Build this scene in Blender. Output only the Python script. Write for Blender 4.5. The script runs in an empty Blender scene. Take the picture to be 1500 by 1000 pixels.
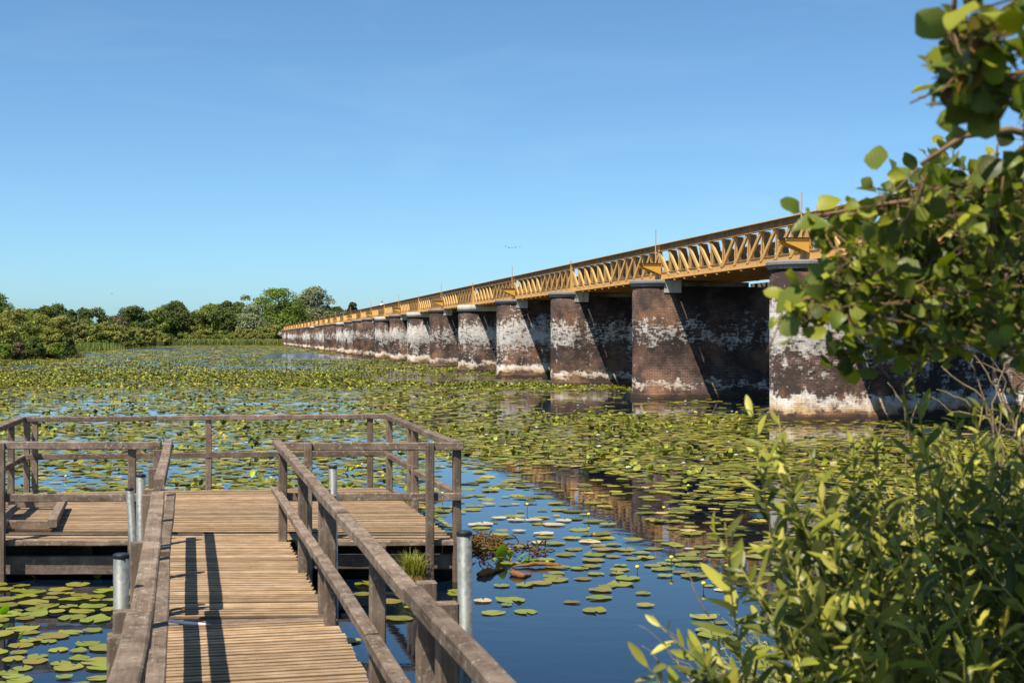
import bpy, math, random
import numpy as np
from mathutils import Matrix, Vector
R = math.radians
SC = bpy.context.scene
COL = SC.collection

# ------------------------------------------------------------------ camera, sky, sun
CAMZ = 2.65
cam = bpy.data.cameras.new('camera'); camo = bpy.data.objects.new('camera', cam); COL.objects.link(camo)
camo.location = (0, 0, CAMZ); camo.rotation_euler = (R(90), 0, 0)
cam.lens = 50; cam.sensor_width = 36; cam.shift_y = -0.004
cam.clip_start = 0.05; cam.clip_end = 6000
cam.dof.use_dof = True; cam.dof.focus_distance = 38; cam.dof.aperture_fstop = 8.5
SC.camera = camo
SUN = Vector((-0.325, -0.456, 1.0)).normalized()          # towards the sun
w = bpy.data.worlds.new('World'); SC.world = w; w.use_nodes = True
nt = w.node_tree; nt.nodes.clear()
sky = nt.nodes.new('ShaderNodeTexSky'); sky.sky_type = 'NISHITA'; sky.sun_disc = False
sky.sun_elevation = math.asin(SUN.z); sky.sun_rotation = math.atan2(SUN.x, SUN.y)
sky.altitude = 0; sky.air_density = 0.65; sky.dust_density = 0.75; sky.ozone_density = 4.5
bg = nt.nodes.new('ShaderNodeBackground'); bg.inputs['Strength'].default_value = 0.10
wo = nt.nodes.new('ShaderNodeOutputWorld')
tintn = nt.nodes.new('ShaderNodeMix'); tintn.data_type = 'RGBA'; tintn.blend_type = 'MULTIPLY'; tintn.inputs[0].default_value = 1
tintn.inputs[7].default_value = (0.81, 1.04, 1.04, 1); nt.links.new(sky.outputs[0], tintn.inputs[6])
wtc = nt.nodes.new('ShaderNodeTexCoord'); wmp = nt.nodes.new('ShaderNodeMapping'); wmp.inputs['Scale'].default_value = (3, 3, 16)
wno = nt.nodes.new('ShaderNodeTexNoise'); wno.inputs['Scale'].default_value = 1.6; wno.inputs['Detail'].default_value = 7; wno.inputs['Distortion'].default_value = 0.8
wrp = nt.nodes.new('ShaderNodeValToRGB'); wrp.color_ramp.elements[0].position = 0.52; wrp.color_ramp.elements[1].position = 0.85
wrp.color_ramp.elements[1].color = (0.045, 0.045, 0.045, 1)                    # the faintest cirrus
wmx = nt.nodes.new('ShaderNodeMix'); wmx.data_type = 'RGBA'; wmx.inputs[7].default_value = (7.6, 8.0, 8.4, 1)
nt.links.new(wtc.outputs['Generated'], wmp.inputs[0]); nt.links.new(wmp.outputs[0], wno.inputs['Vector']); nt.links.new(wno.outputs['Fac'], wrp.inputs[0])
nt.links.new(wrp.outputs[0], wmx.inputs[0]); nt.links.new(tintn.outputs[2], wmx.inputs[6]); nt.links.new(wmx.outputs[2], bg.inputs[0]); nt.links.new(bg.outputs[0], wo.inputs[0])
sl = bpy.data.lights.new('sun', 'SUN'); sl.energy = 5.0; sl.angle = R(0.53); sl.color = (1, 0.90, 0.74)
so = bpy.data.objects.new('sun', sl); COL.objects.link(so)
so.rotation_euler = SUN.to_track_quat('Z', 'Y').to_euler(); so.location = (-40, -50, 90)
SC.view_settings.view_transform = 'Standard'; SC.view_settings.look = 'None'
SC.view_settings.exposure = 0.68; SC.view_settings.gamma = 1; SC.view_settings.use_curve_mapping = False
SC.cycles.max_bounces = 8; SC.cycles.transparent_max_bounces = 8

# ------------------------------------------------------------------ helpers
F = 2083.33
rng = np.random.default_rng(7)
random.seed(7)
W = {}
def at(px, py, z):
    "world point at picture position px,py and distance z"
    return Vector(((px - 750) / F * z, z, CAMZ - (py - 494) / F * z))
def onlevel(px, py, h=0.0):
    z = (CAMZ - h) * F / (py - 494); return Vector(((px - 750) / F * z, z, h))

def tagp(o, label=None, cat=None, group=None, kind=None):
    if label: o['label'] = label
    if cat: o['category'] = cat
    if group: o['group'] = group
    if kind: o['kind'] = kind
    return o
def link(o, parent=None, M=None):
    COL.objects.link(o); M = M or Matrix.Identity(4); W[o] = M
    if parent is not None:
        o.parent = parent; o.matrix_basis = W[parent].inverted() @ M
    else: o.matrix_basis = M
    return o
def empty(name, loc, rz=0):
    o = bpy.data.objects.new(name, None); o.empty_display_size = 0.2
    return link(o, None, Matrix.Translation(loc) @ Matrix.Rotation(rz, 4, 'Z'))
def mobj(name, me, mat=None, parent=None, M=None):
    if mat is not None and not me.materials: me.materials.append(mat)
    return link(bpy.data.objects.new(name, me), parent, M)
def T(x, y=None, z=None): return Matrix.Translation(Vector(x) if y is None else Vector((x, y, z)))
def copy_tree(o, parent, M):
    c = o.copy(); COL.objects.link(c); c.parent = parent; W[c] = M
    c.matrix_basis = (W[parent].inverted() @ M) if parent is not None else M
    for ch in list(o.children):
        if ch in W: copy_tree(ch, c, M @ W[o].inverted() @ W[ch])
    return c

class MB:
    "collects vertices and faces for ONE mesh"
    def __init__(s): s.v = []; s.f = []; s.uv = None
    def add(s, vs, fs):
        b = len(s.v); s.v += [tuple(v) for v in vs]; s.f += [tuple(i + b for i in f) for f in fs]
    def box(s, x0, x1, y0, y1, z0, z1):
        s.add([(x0,y0,z0),(x1,y0,z0),(x1,y1,z0),(x0,y1,z0),(x0,y0,z1),(x1,y0,z1),(x1,y1,z1),(x0,y1,z1)],
              [(0,3,2,1),(4,5,6,7),(0,1,5,4),(1,2,6,5),(2,3,7,6),(3,0,4,7)])
    def prism(s, poly, axis, a, b):
        "poly: 2-D points; extruded along axis 0/1/2 from a to b"
        n = len(poly)
        def P(p, t):
            return (t, p[0], p[1]) if axis == 0 else (p[0], t, p[1]) if axis == 1 else (p[0], p[1], t)
        s.add([P(p, a) for p in poly] + [P(p, b) for p in poly],
              [tuple(range(n))[::-1], tuple(range(n, 2*n))] + [(i, (i+1) % n, n + (i+1) % n, n + i) for i in range(n)])
    def tube(s, pts, rads, n=6, cap=True):
        pts = [Vector(p) for p in pts]; b = len(s.v); prev = None
        for i, p in enumerate(pts):
            d = (pts[min(i+1, len(pts)-1)] - pts[max(i-1, 0)]).normalized()
            if prev is None:
                a = d.cross(Vector((0.31, 0.2, 0.93)))
                if a.length < 1e-3: a = d.cross(Vector((1, 0, 0)))
                a.normalize()
            else:
                a = prev - d * prev.dot(d)
                a.normalize()
            prev = a; c = d.cross(a)
            for k in range(n):
                t = 2 * math.pi * k / n
                s.v.append(tuple(p + (a * math.cos(t) + c * math.sin(t)) * rads[i]))
        for i in range(len(pts) - 1):
            for k in range(n):
                q = (k + 1) % n
                s.f.append((b+i*n+k, b+i*n+q, b+(i+1)*n+q, b+(i+1)*n+k))
        if cap:
            s.f.append(tuple(b + k for k in range(n))[::-1]); e = b + (len(pts)-1)*n
            s.f.append(tuple(e + k for k in range(n)))
    def mesh(s, name, smooth=False, fix=True):
        me = bpy.data.meshes.new(name); me.from_pydata(s.v, [], s.f)
        if fix:
            import bmesh
            bm = bmesh.new(); bm.from_mesh(me); bmesh.ops.recalc_face_normals(bm, faces=bm.faces); bm.to_mesh(me); bm.free()
        if smooth: me.polygons.foreach_set('use_smooth', [True] * len(me.polygons))
        me.update(); return me

def soup(name, V, Fq, cols=None, smooth=False):
    "V (n,3), Fq (m,k) numpy -> mesh, cols (m,3) per face"
    me = bpy.data.meshes.new(name); n, (m, k) = len(V), Fq.shape
    me.vertices.add(n); me.vertices.foreach_set('co', V.astype(np.float32).ravel())
    me.loops.add(m * k); me.loops.foreach_set('vertex_index', Fq.astype(np.int32).ravel())
    me.polygons.add(m); me.polygons.foreach_set('loop_start', (np.arange(m) * k).astype(np.int32))
    if smooth: me.polygons.foreach_set('use_smooth', np.ones(m, dtype=bool))
    me.update(calc_edges=True)
    if cols is not None:
        at_ = me.attributes.new('tint', 'FLOAT_COLOR', 'FACE')
        at_.data.foreach_set('color', np.concatenate([cols, np.ones((m, 1))], 1).astype(np.float32).ravel())
    return me

# ------------------------------------------------------------------ materials
class NM:
    def __init__(s, name):
        s.m = bpy.data.materials.new(name); s.m.use_nodes = True; s.t = s.m.node_tree
        s.p = s.t.nodes['Principled BSDF']; s.out = s.t.nodes['Material Output']
    def n(s, typ, **kw):
        nd = s.t.nodes.new(typ)
        for k, v in kw.items():
            if k in nd.inputs: nd.inputs[k].default_value = v
            else: setattr(nd, k, v)
        return nd
    def l(s, a, b): s.t.links.new(a, b)
    def noise(s, vec, scale, detail=4, rough=0.55, dist=0.0):
        nd = s.n('ShaderNodeTexNoise'); nd.inputs['Scale'].default_value = scale
        nd.inputs['Detail'].default_value = detail; nd.inputs['Roughness'].default_value = rough
        nd.inputs['Distortion'].default_value = dist
        if vec is not None: s.l(vec, nd.inputs['Vector'])
        return nd.outputs['Fac']
    def mapping(s, vec, sc=(1,1,1), loc=(0,0,0)):
        nd = s.n('ShaderNodeMapping'); nd.inputs['Scale'].default_value = sc; nd.inputs['Location'].default_value = loc
        s.l(vec, nd.inputs['Vector']); return nd.outputs[0]
    def ramp(s, fac, stops):
        nd = s.n('ShaderNodeValToRGB'); cr = nd.color_ramp
        while len(cr.elements) < len(stops): cr.elements.new(0.5)
        for e, (p, c) in zip(cr.elements, stops):
            e.position = p; e.color = (c, c, c, 1) if not isinstance(c, tuple) else (*c, 1)
        s.l(fac, nd.inputs[0]); return nd.outputs[0]
    def mix(s, fac, a, b, mode='MIX'):
        nd = s.n('ShaderNodeMix', data_type='RGBA', blend_type=mode)
        for sock, v in ((nd.inputs[0], fac), (nd.inputs[6], a), (nd.inputs[7], b)):
            if isinstance(v, (int, float)): sock.default_value = v
            elif isinstance(v, tuple): sock.default_value = (*v, 1)
            else: s.l(v, sock)
        return nd.outputs[2]
    def math(s, op, a, b=None, clamp=False):
        nd = s.n('ShaderNodeMath', operation=op); nd.use_clamp = clamp
        for i, v in enumerate((a, b)):
            if v is None: continue
            if isinstance(v, (int, float)): nd.inputs[i].default_value = v
            else: s.l(v, nd.inputs[i])
        return nd.outputs[0]
    def bump(s, h, strength, dist):
        nd = s.n('ShaderNodeBump'); nd.inputs['Strength'].default_value = strength; nd.inputs['Distance'].default_value = dist
        s.l(h, nd.inputs['Height']); s.l(nd.outputs[0], s.p.inputs['Normal'])
    def col(s, c, rough=0.7, spec=0.3, metal=0.0):
        if isinstance(c, tuple): s.p.inputs['Base Color'].default_value = (*c, 1)
        else: s.l(c, s.p.inputs['Base Color'])
        if isinstance(rough, (int, float)): s.p.inputs['Roughness'].default_value = rough
        else: s.l(rough, s.p.inputs['Roughness'])
        s.p.inputs['Specular IOR Level'].default_value = spec; s.p.inputs['Metallic'].default_value = metal
        return s.m
    def obj(s): return s.n('ShaderNodeTexCoord').outputs['Object']
    def rnd(s): return s.n('ShaderNodeObjectInfo').outputs['Random']

def wood_mat(name, base, dark, pale, lichen=0.0, yellow=0.0):
    N = NM(name); o = N.obj(); r = N.rnd()
    vv = N.n('ShaderNodeVectorMath', operation='ADD'); N.l(o, vv.inputs[0])
    cmb = N.n('ShaderNodeCombineXYZ'); k = N.math('MULTIPLY', r, 37.0); N.l(k, cmb.inputs[0]); N.l(k, cmb.inputs[1]); N.l(cmb.outputs[0], vv.inputs[1])
    v = vv.outputs[0]
    g = N.noise(N.mapping(v, (2.2, 55, 55)), 1.0, 5, 0.65, 0.6)
    blot = N.noise(v, 5.0, 4, 0.6)
    c = N.mix(N.ramp(g, [(0.3, 0.0), (0.7, 1.0)]), dark, base)
    c = N.mix(N.ramp(blot, [(0.42, 0.0), (0.72, 0.75)]), c, pale)
    fine = N.noise(v, 90.0, 2, 0.6)
    if lichen: c = N.mix(N.math('MULTIPLY', N.ramp(N.noise(v, 26, 5, 0.7), [(0.56, 0.0), (0.66, 1.0)]), lichen), c, (0.50, 0.47, 0.40))
    if yellow: c = N.mix(N.math('MULTIPLY', N.ramp(N.noise(v, 9, 5, 0.7), [(0.6, 0.0), (0.7, 1.0)]), yellow), c, (0.38, 0.28, 0.09))
    br = N.math('ADD', N.math('MULTIPLY', r, 0.45), 0.77)
    hsv = N.n('ShaderNodeHueSaturation'); N.l(c, hsv.inputs['Color']); N.l(br, hsv.inputs['Value'])
    N.bump(N.math('ADD', g, N.math('MULTIPLY', fine, 0.4)), 0.55, 0.006)
    return N.col(hsv.outputs[0], 0.82, 0.18)
M_PLANK = wood_mat('weathered_decking', (0.35, 0.24, 0.14), (0.20, 0.13, 0.078), (0.44, 0.315, 0.195), 0.15, 0.06)
M_GROOVE = wood_mat('dirt_filled_groove', (0.13, 0.085, 0.05), (0.06, 0.04, 0.025), (0.17, 0.115, 0.07))
M_RAIL = wood_mat('weathered_rail_wood', (0.165, 0.12, 0.088), (0.07, 0.048, 0.036), (0.27, 0.21, 0.165), 0.45, 0.12)
M_POST = wood_mat('weathered_post_wood', (0.20, 0.15, 0.11), (0.09, 0.06, 0.045), (0.28, 0.215, 0.16), 0.35)
M_BEAM = wood_mat('damp_beam_wood', (0.15, 0.11, 0.085), (0.07, 0.05, 0.04), (0.24, 0.19, 0.15), 0.2, 0.25)
M_DARKBEAM = wood_mat('dark_wood_and_gap_shade', (0.035, 0.027, 0.022), (0.015, 0.012, 0.01), (0.06, 0.045, 0.035))

def galv():
    N = NM('galvanised_steel'); o = N.obj()
    v = N.n('ShaderNodeTexVoronoi'); v.inputs['Scale'].default_value = 45; N.l(o, v.inputs['Vector'])
    c = N.mix(N.ramp(v.outputs['Color'], [(0.2, 0.0), (0.8, 1.0)]), (0.10, 0.115, 0.12), (0.17, 0.18, 0.18))
    c = N.mix(N.ramp(N.noise(N.mapping(o, (6, 6, 1.2)), 2, 4), [(0.5, 0.0), (0.75, 0.6)]), c, (0.25, 0.255, 0.24))
    return N.col(c, 0.55, 0.35, 0.25)
M_GALV = galv()
M_CAP = NM('black_plastic_cap').col((0.012, 0.012, 0.014), 0.45, 0.4)

def brick_mat():
    N = NM('stained_brickwork'); tc = N.n('ShaderNodeTexCoord'); uv = tc.outputs['UV']; o = tc.outputs['Object']; r = N.rnd()
    b = N.n('ShaderNodeTexBrick'); b.offset = 0.5
    for k, v in (('Scale', 1.0), ('Mortar Size', 0.007), ('Brick Width', 0.225), ('Row Height', 0.069), ('Mortar Smooth', 0.15), ('Bias', -0.1)):
        b.inputs[k].default_value = v
    b.inputs['Color1'].default_value = (0.048, 0.027, 0.023, 1); b.inputs['Color2'].default_value = (0.145, 0.078, 0.056, 1)
    b.inputs['Mortar'].default_value = (0.20, 0.175, 0.155, 1); N.l(uv, b.inputs['Vector'])
    add = N.n('ShaderNodeVectorMath', operation='ADD'); N.l(o, add.inputs[0]); cmb = N.n('ShaderNodeCombineXYZ')
    k = N.math('MULTIPLY', r, 90.0); N.l(k, cmb.inputs[0]); N.l(k, cmb.inputs[1]); N.l(cmb.outputs[0], add.inputs[1]); p = add.outputs[0]
    sep = N.n('ShaderNodeSeparateXYZ'); N.l(o, sep.inputs[0]); z = sep.outputs[2]
    # single dark and light bricks
    big = N.noise(p, 0.75, 5, 0.62)
    c = N.mix(N.ramp(big, [(0.35, 0.0), (0.54, 0.93)]), b.outputs['Color'], (0.035, 0.026, 0.024))         # soot
    c = N.mix(N.ramp(N.noise(N.mapping(p, (1, 1, 1), (9, 3, 5)), 0.6, 6, 0.65), [(0.5, 0.0), (0.66, 0.6)]), c, N.mix(b.outputs['Fac'], (0.24, 0.11, 0.055), (0.26, 0.2, 0.15)))
    # lime bloom: patchy, strongest in a low band and a middle band
    zn = N.math('ADD', z, N.math('MULTIPLY', N.math('SUBTRACT', N.noise(p, 1.1, 3, 0.6), 0.5), 1.1))
    band = N.ramp(N.math('DIVIDE', zn, 6.0), [(0.03, 0.0), (0.07, 0.24), (0.11, 0.29), (0.16, 0.08), (0.33, 0.12), (0.43, 0.27), (0.56, 0.22), (0.70, 0.06), (0.8, 0.0)])
    bl = N.math('ADD', N.math('MULTIPLY', N.noise(N.mapping(p, (1, 1, 0.5), (4, 8, 1)), 1.7, 8, 0.72, 0.2), 0.6), N.math('MULTIPLY', N.noise(N.mapping(p, (1, 1, 0.8), (1, 2, 6)), 7.5, 5, 0.7), 0.4))
    rb = N.math('MULTIPLY', N.math('SUBTRACT', N.math('FRACT', N.math('MULTIPLY', r, 7.31)), 0.5), 0.15)
    b2 = N.n('ShaderNodeTexBrick'); b2.offset = 0.5
    for k, v in (('Scale', 1.0), ('Mortar Size', 0.0), ('Brick Width', 0.225), ('Row Height', 0.069), ('Bias', 0.0)): b2.inputs[k].default_value = v
    b2.inputs['Color1'].default_value = (0, 0, 0, 1); b2.inputs['Color2'].default_value = (1, 1, 1, 1); N.l(uv, b2.inputs['Vector'])
    rb = N.math('ADD', rb, N.math('MULTIPLY', N.math('SUBTRACT', b2.outputs['Color'], 0.5), 0.11))
    lime = N.ramp(N.math('ADD', N.math('ADD', bl, band), rb), [(0.67, 0.0), (0.75, 0.55), (0.88, 0.92)])
    limec = N.mix(N.noise(p, 3.0, 4), (0.48, 0.45, 0.43), (0.80, 0.77, 0.74))
    tan = N.ramp(N.math('ADD', N.math('DIVIDE', zn, 6.0), N.math('MULTIPLY', N.noise(N.mapping(p, (3, 3, 0.5)), 1.0, 4), 0.07)), [(0.09, 1.0), (0.165, 0.0)])
    limec = N.mix(tan, limec, (0.40, 0.27, 0.12))
    c = N.mix(N.math('MULTIPLY', lime, N.math('SUBTRACT', 1.0, N.math('MULTIPLY', b.outputs['Fac'], 0.35))), c, limec)
    # wet foot
    wet = N.ramp(N.math('ADD', z, N.math('MULTIPLY', N.noise(p, 5, 3), 0.06)), [(0.10, 0.75), (0.2, 0.0)])
    c = N.mix(wet, c, (0.05, 0.035, 0.025))
    h = N.math('SUBTRACT', N.math('MULTIPLY', N.noise(uv, 30, 4), 0.5), b.outputs['Fac'])
    N.bump(h, 0.7, 0.012)
    return N.col(c, 0.9, 0.12)
M_BRICK = brick_mat()
def stone(name, a, b_, streak=0.6):
    N = NM(name); o = N.obj(); r = N.rnd()
    add = N.n('ShaderNodeVectorMath', operation='ADD'); N.l(o, add.inputs[0]); cmb = N.n('ShaderNodeCombineXYZ')
    N.l(N.math('MULTIPLY', r, 50.0), cmb.inputs[0]); N.l(cmb.outputs[0], add.inputs[1]); p = add.outputs[0]
    c = N.mix(N.noise(p, 6, 5), a, b_)
    c = N.mix(N.math('MULTIPLY', N.ramp(N.noise(N.mapping(p, (5, 5, 0.7)), 1.2, 5, 0.6), [(0.5, 0.0), (0.7, 1.0)]), streak), c, (0.10, 0.085, 0.07))
    N.bump(N.noise(p, 25, 4), 0.3, 0.01)
    return N.col(c, 0.85, 0.2)
M_STONE = stone('grey_cap_stone', (0.13, 0.13, 0.135), (0.24, 0.235, 0.235), 0.4)
M_CONC = stone('pale_concrete', (0.42, 0.40, 0.37), (0.56, 0.54, 0.50), 0.5)
def paint():
    N = NM('ochre_bridge_paint'); o = N.obj()
    c = N.mix(N.noise(o, 1.3, 5), (0.52, 0.305, 0.10), (0.62, 0.375, 0.14))
    c = N.mix(N.ramp(N.noise(N.mapping(o, (2, 2, 0.8)), 3.5, 7, 0.7), [(0.54, 0.0), (0.68, 0.6)]), c, (0.20, 0.10, 0.05))
    N.bump(N.noise(o, 40, 3), 0.15, 0.004)
    return N.col(c, 0.6, 0.25)
M_PAINT = paint()
def paint2():
    N = NM('bright_ochre_bracket_paint'); o = N.obj()
    c = N.mix(N.noise(o, 3, 4), (0.62, 0.32, 0.05), (0.66, 0.38, 0.09)); return N.col(c, 0.55, 0.25)
M_PAINT2 = paint2()
M_GREYCHORD = NM('dark_brown_steel')
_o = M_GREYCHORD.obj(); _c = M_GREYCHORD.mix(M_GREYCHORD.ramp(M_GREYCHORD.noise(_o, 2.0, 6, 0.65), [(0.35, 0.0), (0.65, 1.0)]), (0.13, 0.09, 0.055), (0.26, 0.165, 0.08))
M_GREYCHORD = M_GREYCHORD.col(_c, 0.75, 0.2)  # darker brown than the ochre, for chord webs and vertical plates

def leaf_mat(name, tint=True, base=(0.12, 0.17, 0.03), trans=0.3, rough=0.45, spec=0.35, back=None, var=0.35, veins=False):
    N = NM(name)
    if tint:
        a = N.n('ShaderNodeAttribute', attribute_name='tint'); c = a.outputs['Color']
    else:
        c = N.mix(0.0, base, base)
    o = N.obj(); r = N.rnd()
    if not tint:
        hs = N.n('ShaderNodeHueSaturation'); N.l(c, hs.inputs['Color'])
        N.l(N.math('ADD', N.math('MULTIPLY', N.math('FRACT', N.math('MULTIPLY', r, 5.7)), 0.05), 0.475), hs.inputs['Hue'])
        N.l(N.math('ADD', N.math('MULTIPLY', r, 2 * var), 1 - var), hs.inputs['Value']); c = hs.outputs[0]
    c = N.mix(N.ramp(N.noise(o, 22, 4, 0.6), [(0.35, 0.0), (0.7, 0.35)]), c, N.mix(0.55, c, (0.30, 0.24, 0.05)))
    if back:
        g = N.n('ShaderNodeNewGeometry'); c = N.mix(g.outputs['Backfacing'], c, N.mix(0.55, c, back))
    if veins:
        wv = N.n('ShaderNodeTexWave', bands_direction='X'); wv.inputs['Scale'].default_value = 45; wv.inputs['Distortion'].default_value = 0.6
        N.l(o, wv.inputs['Vector']); N.bump(wv.outputs['Fac'], 0.12, 0.001)
    m = N.col(c, rough, spec)
    tr = N.n('ShaderNodeBsdfTranslucent'); hs2 = N.n('ShaderNodeHueSaturation'); hs2.inputs['Saturation'].default_value = 1.15
    hs2.inputs['Value'].default_value = 1.4; N.l(c, hs2.inputs['Color']); N.l(hs2.outputs[0], tr.inputs[0])
    mx = N.n('ShaderNodeMixShader'); mx.inputs[0].default_value = trans
    N.l(N.p.outputs[0], mx.inputs[1]); N.l(tr.outputs[0], mx.inputs[2]); N.l(mx.outputs[0], N.out.inputs[0])
    return m
M_PADS = leaf_mat('lily_leaf_mixed', True, trans=0.12, rough=0.5, spec=0.2)
M_PAD1 = leaf_mat('lily_pad_green', False, (0.185, 0.205, 0.028), 0.08, 0.42, 0.25, var=0.25)
M_PAD2 = leaf_mat('lily_pad_olive', False, (0.175, 0.16, 0.035), 0.08, 0.45, 0.22, var=0.3)
M_PAD3 = leaf_mat('lily_pad_pale_tan', False, (0.50, 0.43, 0.25), 0.08, 0.5, 0.4, var=0.15)
M_TREE = leaf_mat('far_foliage', True, trans=0.25, rough=0.6, spec=0.15)
M_ALDER = leaf_mat('alder_leaf', True, trans=0.3, rough=0.42, spec=0.28, back=(0.16, 0.2, 0.06), veins=True)
M_WILLOW = leaf_mat('willow_leaf', True, trans=0.16, rough=0.42, spec=0.3, back=(0.24, 0.26, 0.12))
def bark(name, a, b_):
    N = NM(name); o = N.obj(); c = N.mix(N.noise(N.mapping(o, (1, 1, 0.4)), 14, 5, 0.7), a, b_)
    N.bump(N.noise(o, 40, 4), 0.4, 0.01); return N.col(c, 0.85, 0.15)
M_BARK = bark('grey_bark', (0.06, 0.045, 0.035), (0.16, 0.13, 0.10))
M_TWIG = bark('brown_twig', (0.12, 0.07, 0.035), (0.26, 0.17, 0.10))
M_GTWIG = bark('green_willow_stem', (0.26, 0.25, 0.05), (0.38, 0.33, 0.08))
M_DRY = bark('dry_grey_twig', (0.16, 0.11, 0.06), (0.32, 0.25, 0.15))
M_RHIZ = bark('orange_brown_rhizome', (0.05, 0.025, 0.012), (0.36, 0.17, 0.05))
M_ROT = bark('rotten_plant_matter', (0.03, 0.02, 0.008), (0.20, 0.12, 0.035))

def water_mat():
    N = NM('still_dark_water'); o = N.obj()
    big = N.noise(N.mapping(o, (0.05, 0.09, 1)), 1.0, 3)
    n1 = N.noise(N.mapping(o, (1.0, 1.7, 1)), 2.2, 3, 0.5)
    n2 = N.noise(N.mapping(o, (1.0, 1.6, 1)), 11.0, 2, 0.5)
    h = N.math('MULTIPLY', N.math('ADD', n1, N.math('MULTIPLY', n2, 0.10)), N.ramp(big, [(0.35, 0.25), (0.65, 1.0)]))
    sp = N.n('ShaderNodeSeparateXYZ'); N.l(o, sp.inputs[0]); h = N.math('MULTIPLY', h, N.ramp(N.math('DIVIDE', sp.outputs[1], 200.0), [(0.28, 0.42), (0.75, 14.0)]))
    N.bump(h, 0.16, 0.03)
    N.p.inputs['IOR'].default_value = 1.40
    return N.col((0.002, 0.006, 0.014), 0.02, 0.5)
M_WATER = water_mat()
def ground_mat():
    N = NM('bank_grass_soil'); o = N.obj()
    c = N.mix(N.noise(o, 0.4, 6, 0.65), (0.045, 0.06, 0.02), (0.10, 0.10, 0.035)); return N.col(c, 0.95, 0.1)
M_GROUND = ground_mat()

# ------------------------------------------------------------------ water and land
mb = MB(); mb.add([(-3000, -600, 0), (3000, -600, 0), (3000, 4500, 0), (-3000, 4500, 0)], [(0, 1, 2, 3)])
tagp(mobj('water', mb.mesh('water', fix=False), M_WATER), kind='structure')
shore = [(-700, 556), (-300, 541), (-60, 529), (0, 526), (60, 525), (108, 523.5), (116, 513), (158, 511), (166, 508), (238, 506.8), (262, 505.3), (413, 505.2), (900, 505.2), (2400, 505.2)]
sh = [onlevel(a, b) for a, b in shore]
mb = MB(); n = len(sh); vs = []
for i, p in enumerate(sh): vs.append((p.x, p.y, -0.4))
for i, p in enumerate(sh):
    q = p * 1.012; vs.append((q.x, q.y + 0.6, 0.22))
for i, p in enumerate(sh): q = p * 1.3; vs.append((q.x - 6, q.y + 4, 0.6))
far = [(-3000, -300), (-3000, 300), (-3000, 900), (-3000, 1500), (-3000, 2200), (-2600, 3000), (-2100, 4000), (-1500, 4000), (-1000, 4000), (-600, 4000), (-200, 4000), (400, 4000), (1500, 4000), (3000, 3500)]
for x, y in far: vs.append((x, y, 0.6))
fs = []
for r_ in range(3):
    for i in range(n - 1): fs.append((r_*n+i, r_*n+i+1, (r_+1)*n+i+1, (r_+1)*n+i))
mb.add(vs, fs); tagp(mobj('far_bank', mb.mesh('far_bank'), M_GROUND), kind='structure')
# near bank on the right, under the shrubs
mb = MB(); edge = [(0.25, -3), (0.5, 0), (0.75, 2), (1.15, 3.6), (1.75, 5.4), (2.6, 7.4), (4.0, 9.4), (7, 11.5), (14, 13)]
vs = []; rows = 7
for k in range(rows):
    t = k / (rows - 1)
    for i, (x, y) in enumerate(edge):
        hx = x + t * (12 + 2 * i * 0.3); hy = y - t * 3.0
        z = -0.5 + 1.9 * (1 - math.exp(-3.0 * t)) + (0.06 * math.sin(3 * i + 5 * k))
        if i > 5: z = -0.5 + (z + 0.5) * 0.6
        vs.append((hx, hy, z))
m_ = len(edge)
mb.add(vs, [(k*m_+i, k*m_+i+1, (k+1)*m_+i+1, (k+1)*m_+i) for k in range(rows-1) for i in range(m_-1)])
tagp(mobj('near_bank', mb.mesh('near_bank', True), M_GROUND), kind='structure')

# ------------------------------------------------------------------ the bridge
TH = math.atan((750 - 339) / F)
Ud = Vector((math.cos(TH), math.sin(TH), 0)); Vd = Vector((-math.sin(TH), math.cos(TH), 0))
U0, V1, SP = 23.0, 43.8, 16.29
UL, UR = 18.49 - U0, 22.72 - U0
NOSE0, NOSE1, RAD = 17.26 - U0, 29.3 - U0, 1.08
bridge = empty('railway_bridge', Ud * U0 + Vd * V1, TH)
tagp(bridge, 'long ochre steel lattice bridge on a row of stained brick piers across the lily-covered water', 'bridge')
BM = W[bridge]
def stadium(x0, x1, r, n=14):
    pts = []
    for k in range(n + 1):
        a = math.pi / 2 + math.pi * k / n; pts.append((x0 + r + r * math.cos(a), r * math.sin(a)))
    for k in range(n + 1):
        a = -math.pi / 2 + math.pi * k / n; pts.append((x1 - r + r * math.cos(a), r * math.sin(a)))
    return pts
def ring_mesh(name, prof, x0, x1, r, top=True):
    "prof: list of (outset, z) up the side of a stadium; UVs in metres"
    me = bpy.data.meshes.new(name); V = []; Fc = []; UV = []
    base = stadium(x0, x1, r); L = [0]
    for i in range(len(base)):
        a, b = base[i], base[(i + 1) % len(base)]; L.append(L[-1] + math.hypot(a[0]-b[0], a[1]-b[1]))
    m = len(base)
    for o_, z in prof:
        for x, y in stadium(x0 - o_, x1 + o_, r + o_): V.append((x, y, z))
    for k in range(len(prof) - 1):
        for i in range(m):
            j = (i + 1) % m
            Fc.append((k*m+i, k*m+j, (k+1)*m+j, (k+1)*m+i))
            UV.append([(L[i], prof[k][1]), (L[i+1], prof[k][1]), (L[i+1], prof[k+1][1]), (L[i], prof[k+1][1])])
    if top:
        k = len(prof) - 1; Fc.append(tuple(k*m+i for i in range(m))); UV.append([(V[k*m+i][0], V[k*m+i][1]) for i in range(m)])
    me.from_pydata(V, [], Fc); uvl = me.uv_layers.new(name='UVMap'); flat = [c for f in UV for p in f for c in p]
    uvl.data.foreach_set('uv', flat); me.update()
    for i, p in enumerate(me.polygons): p.use_smooth = i < len(me.polygons) - 1 and abs(p.normal.z) < 0.2
    return me
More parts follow.
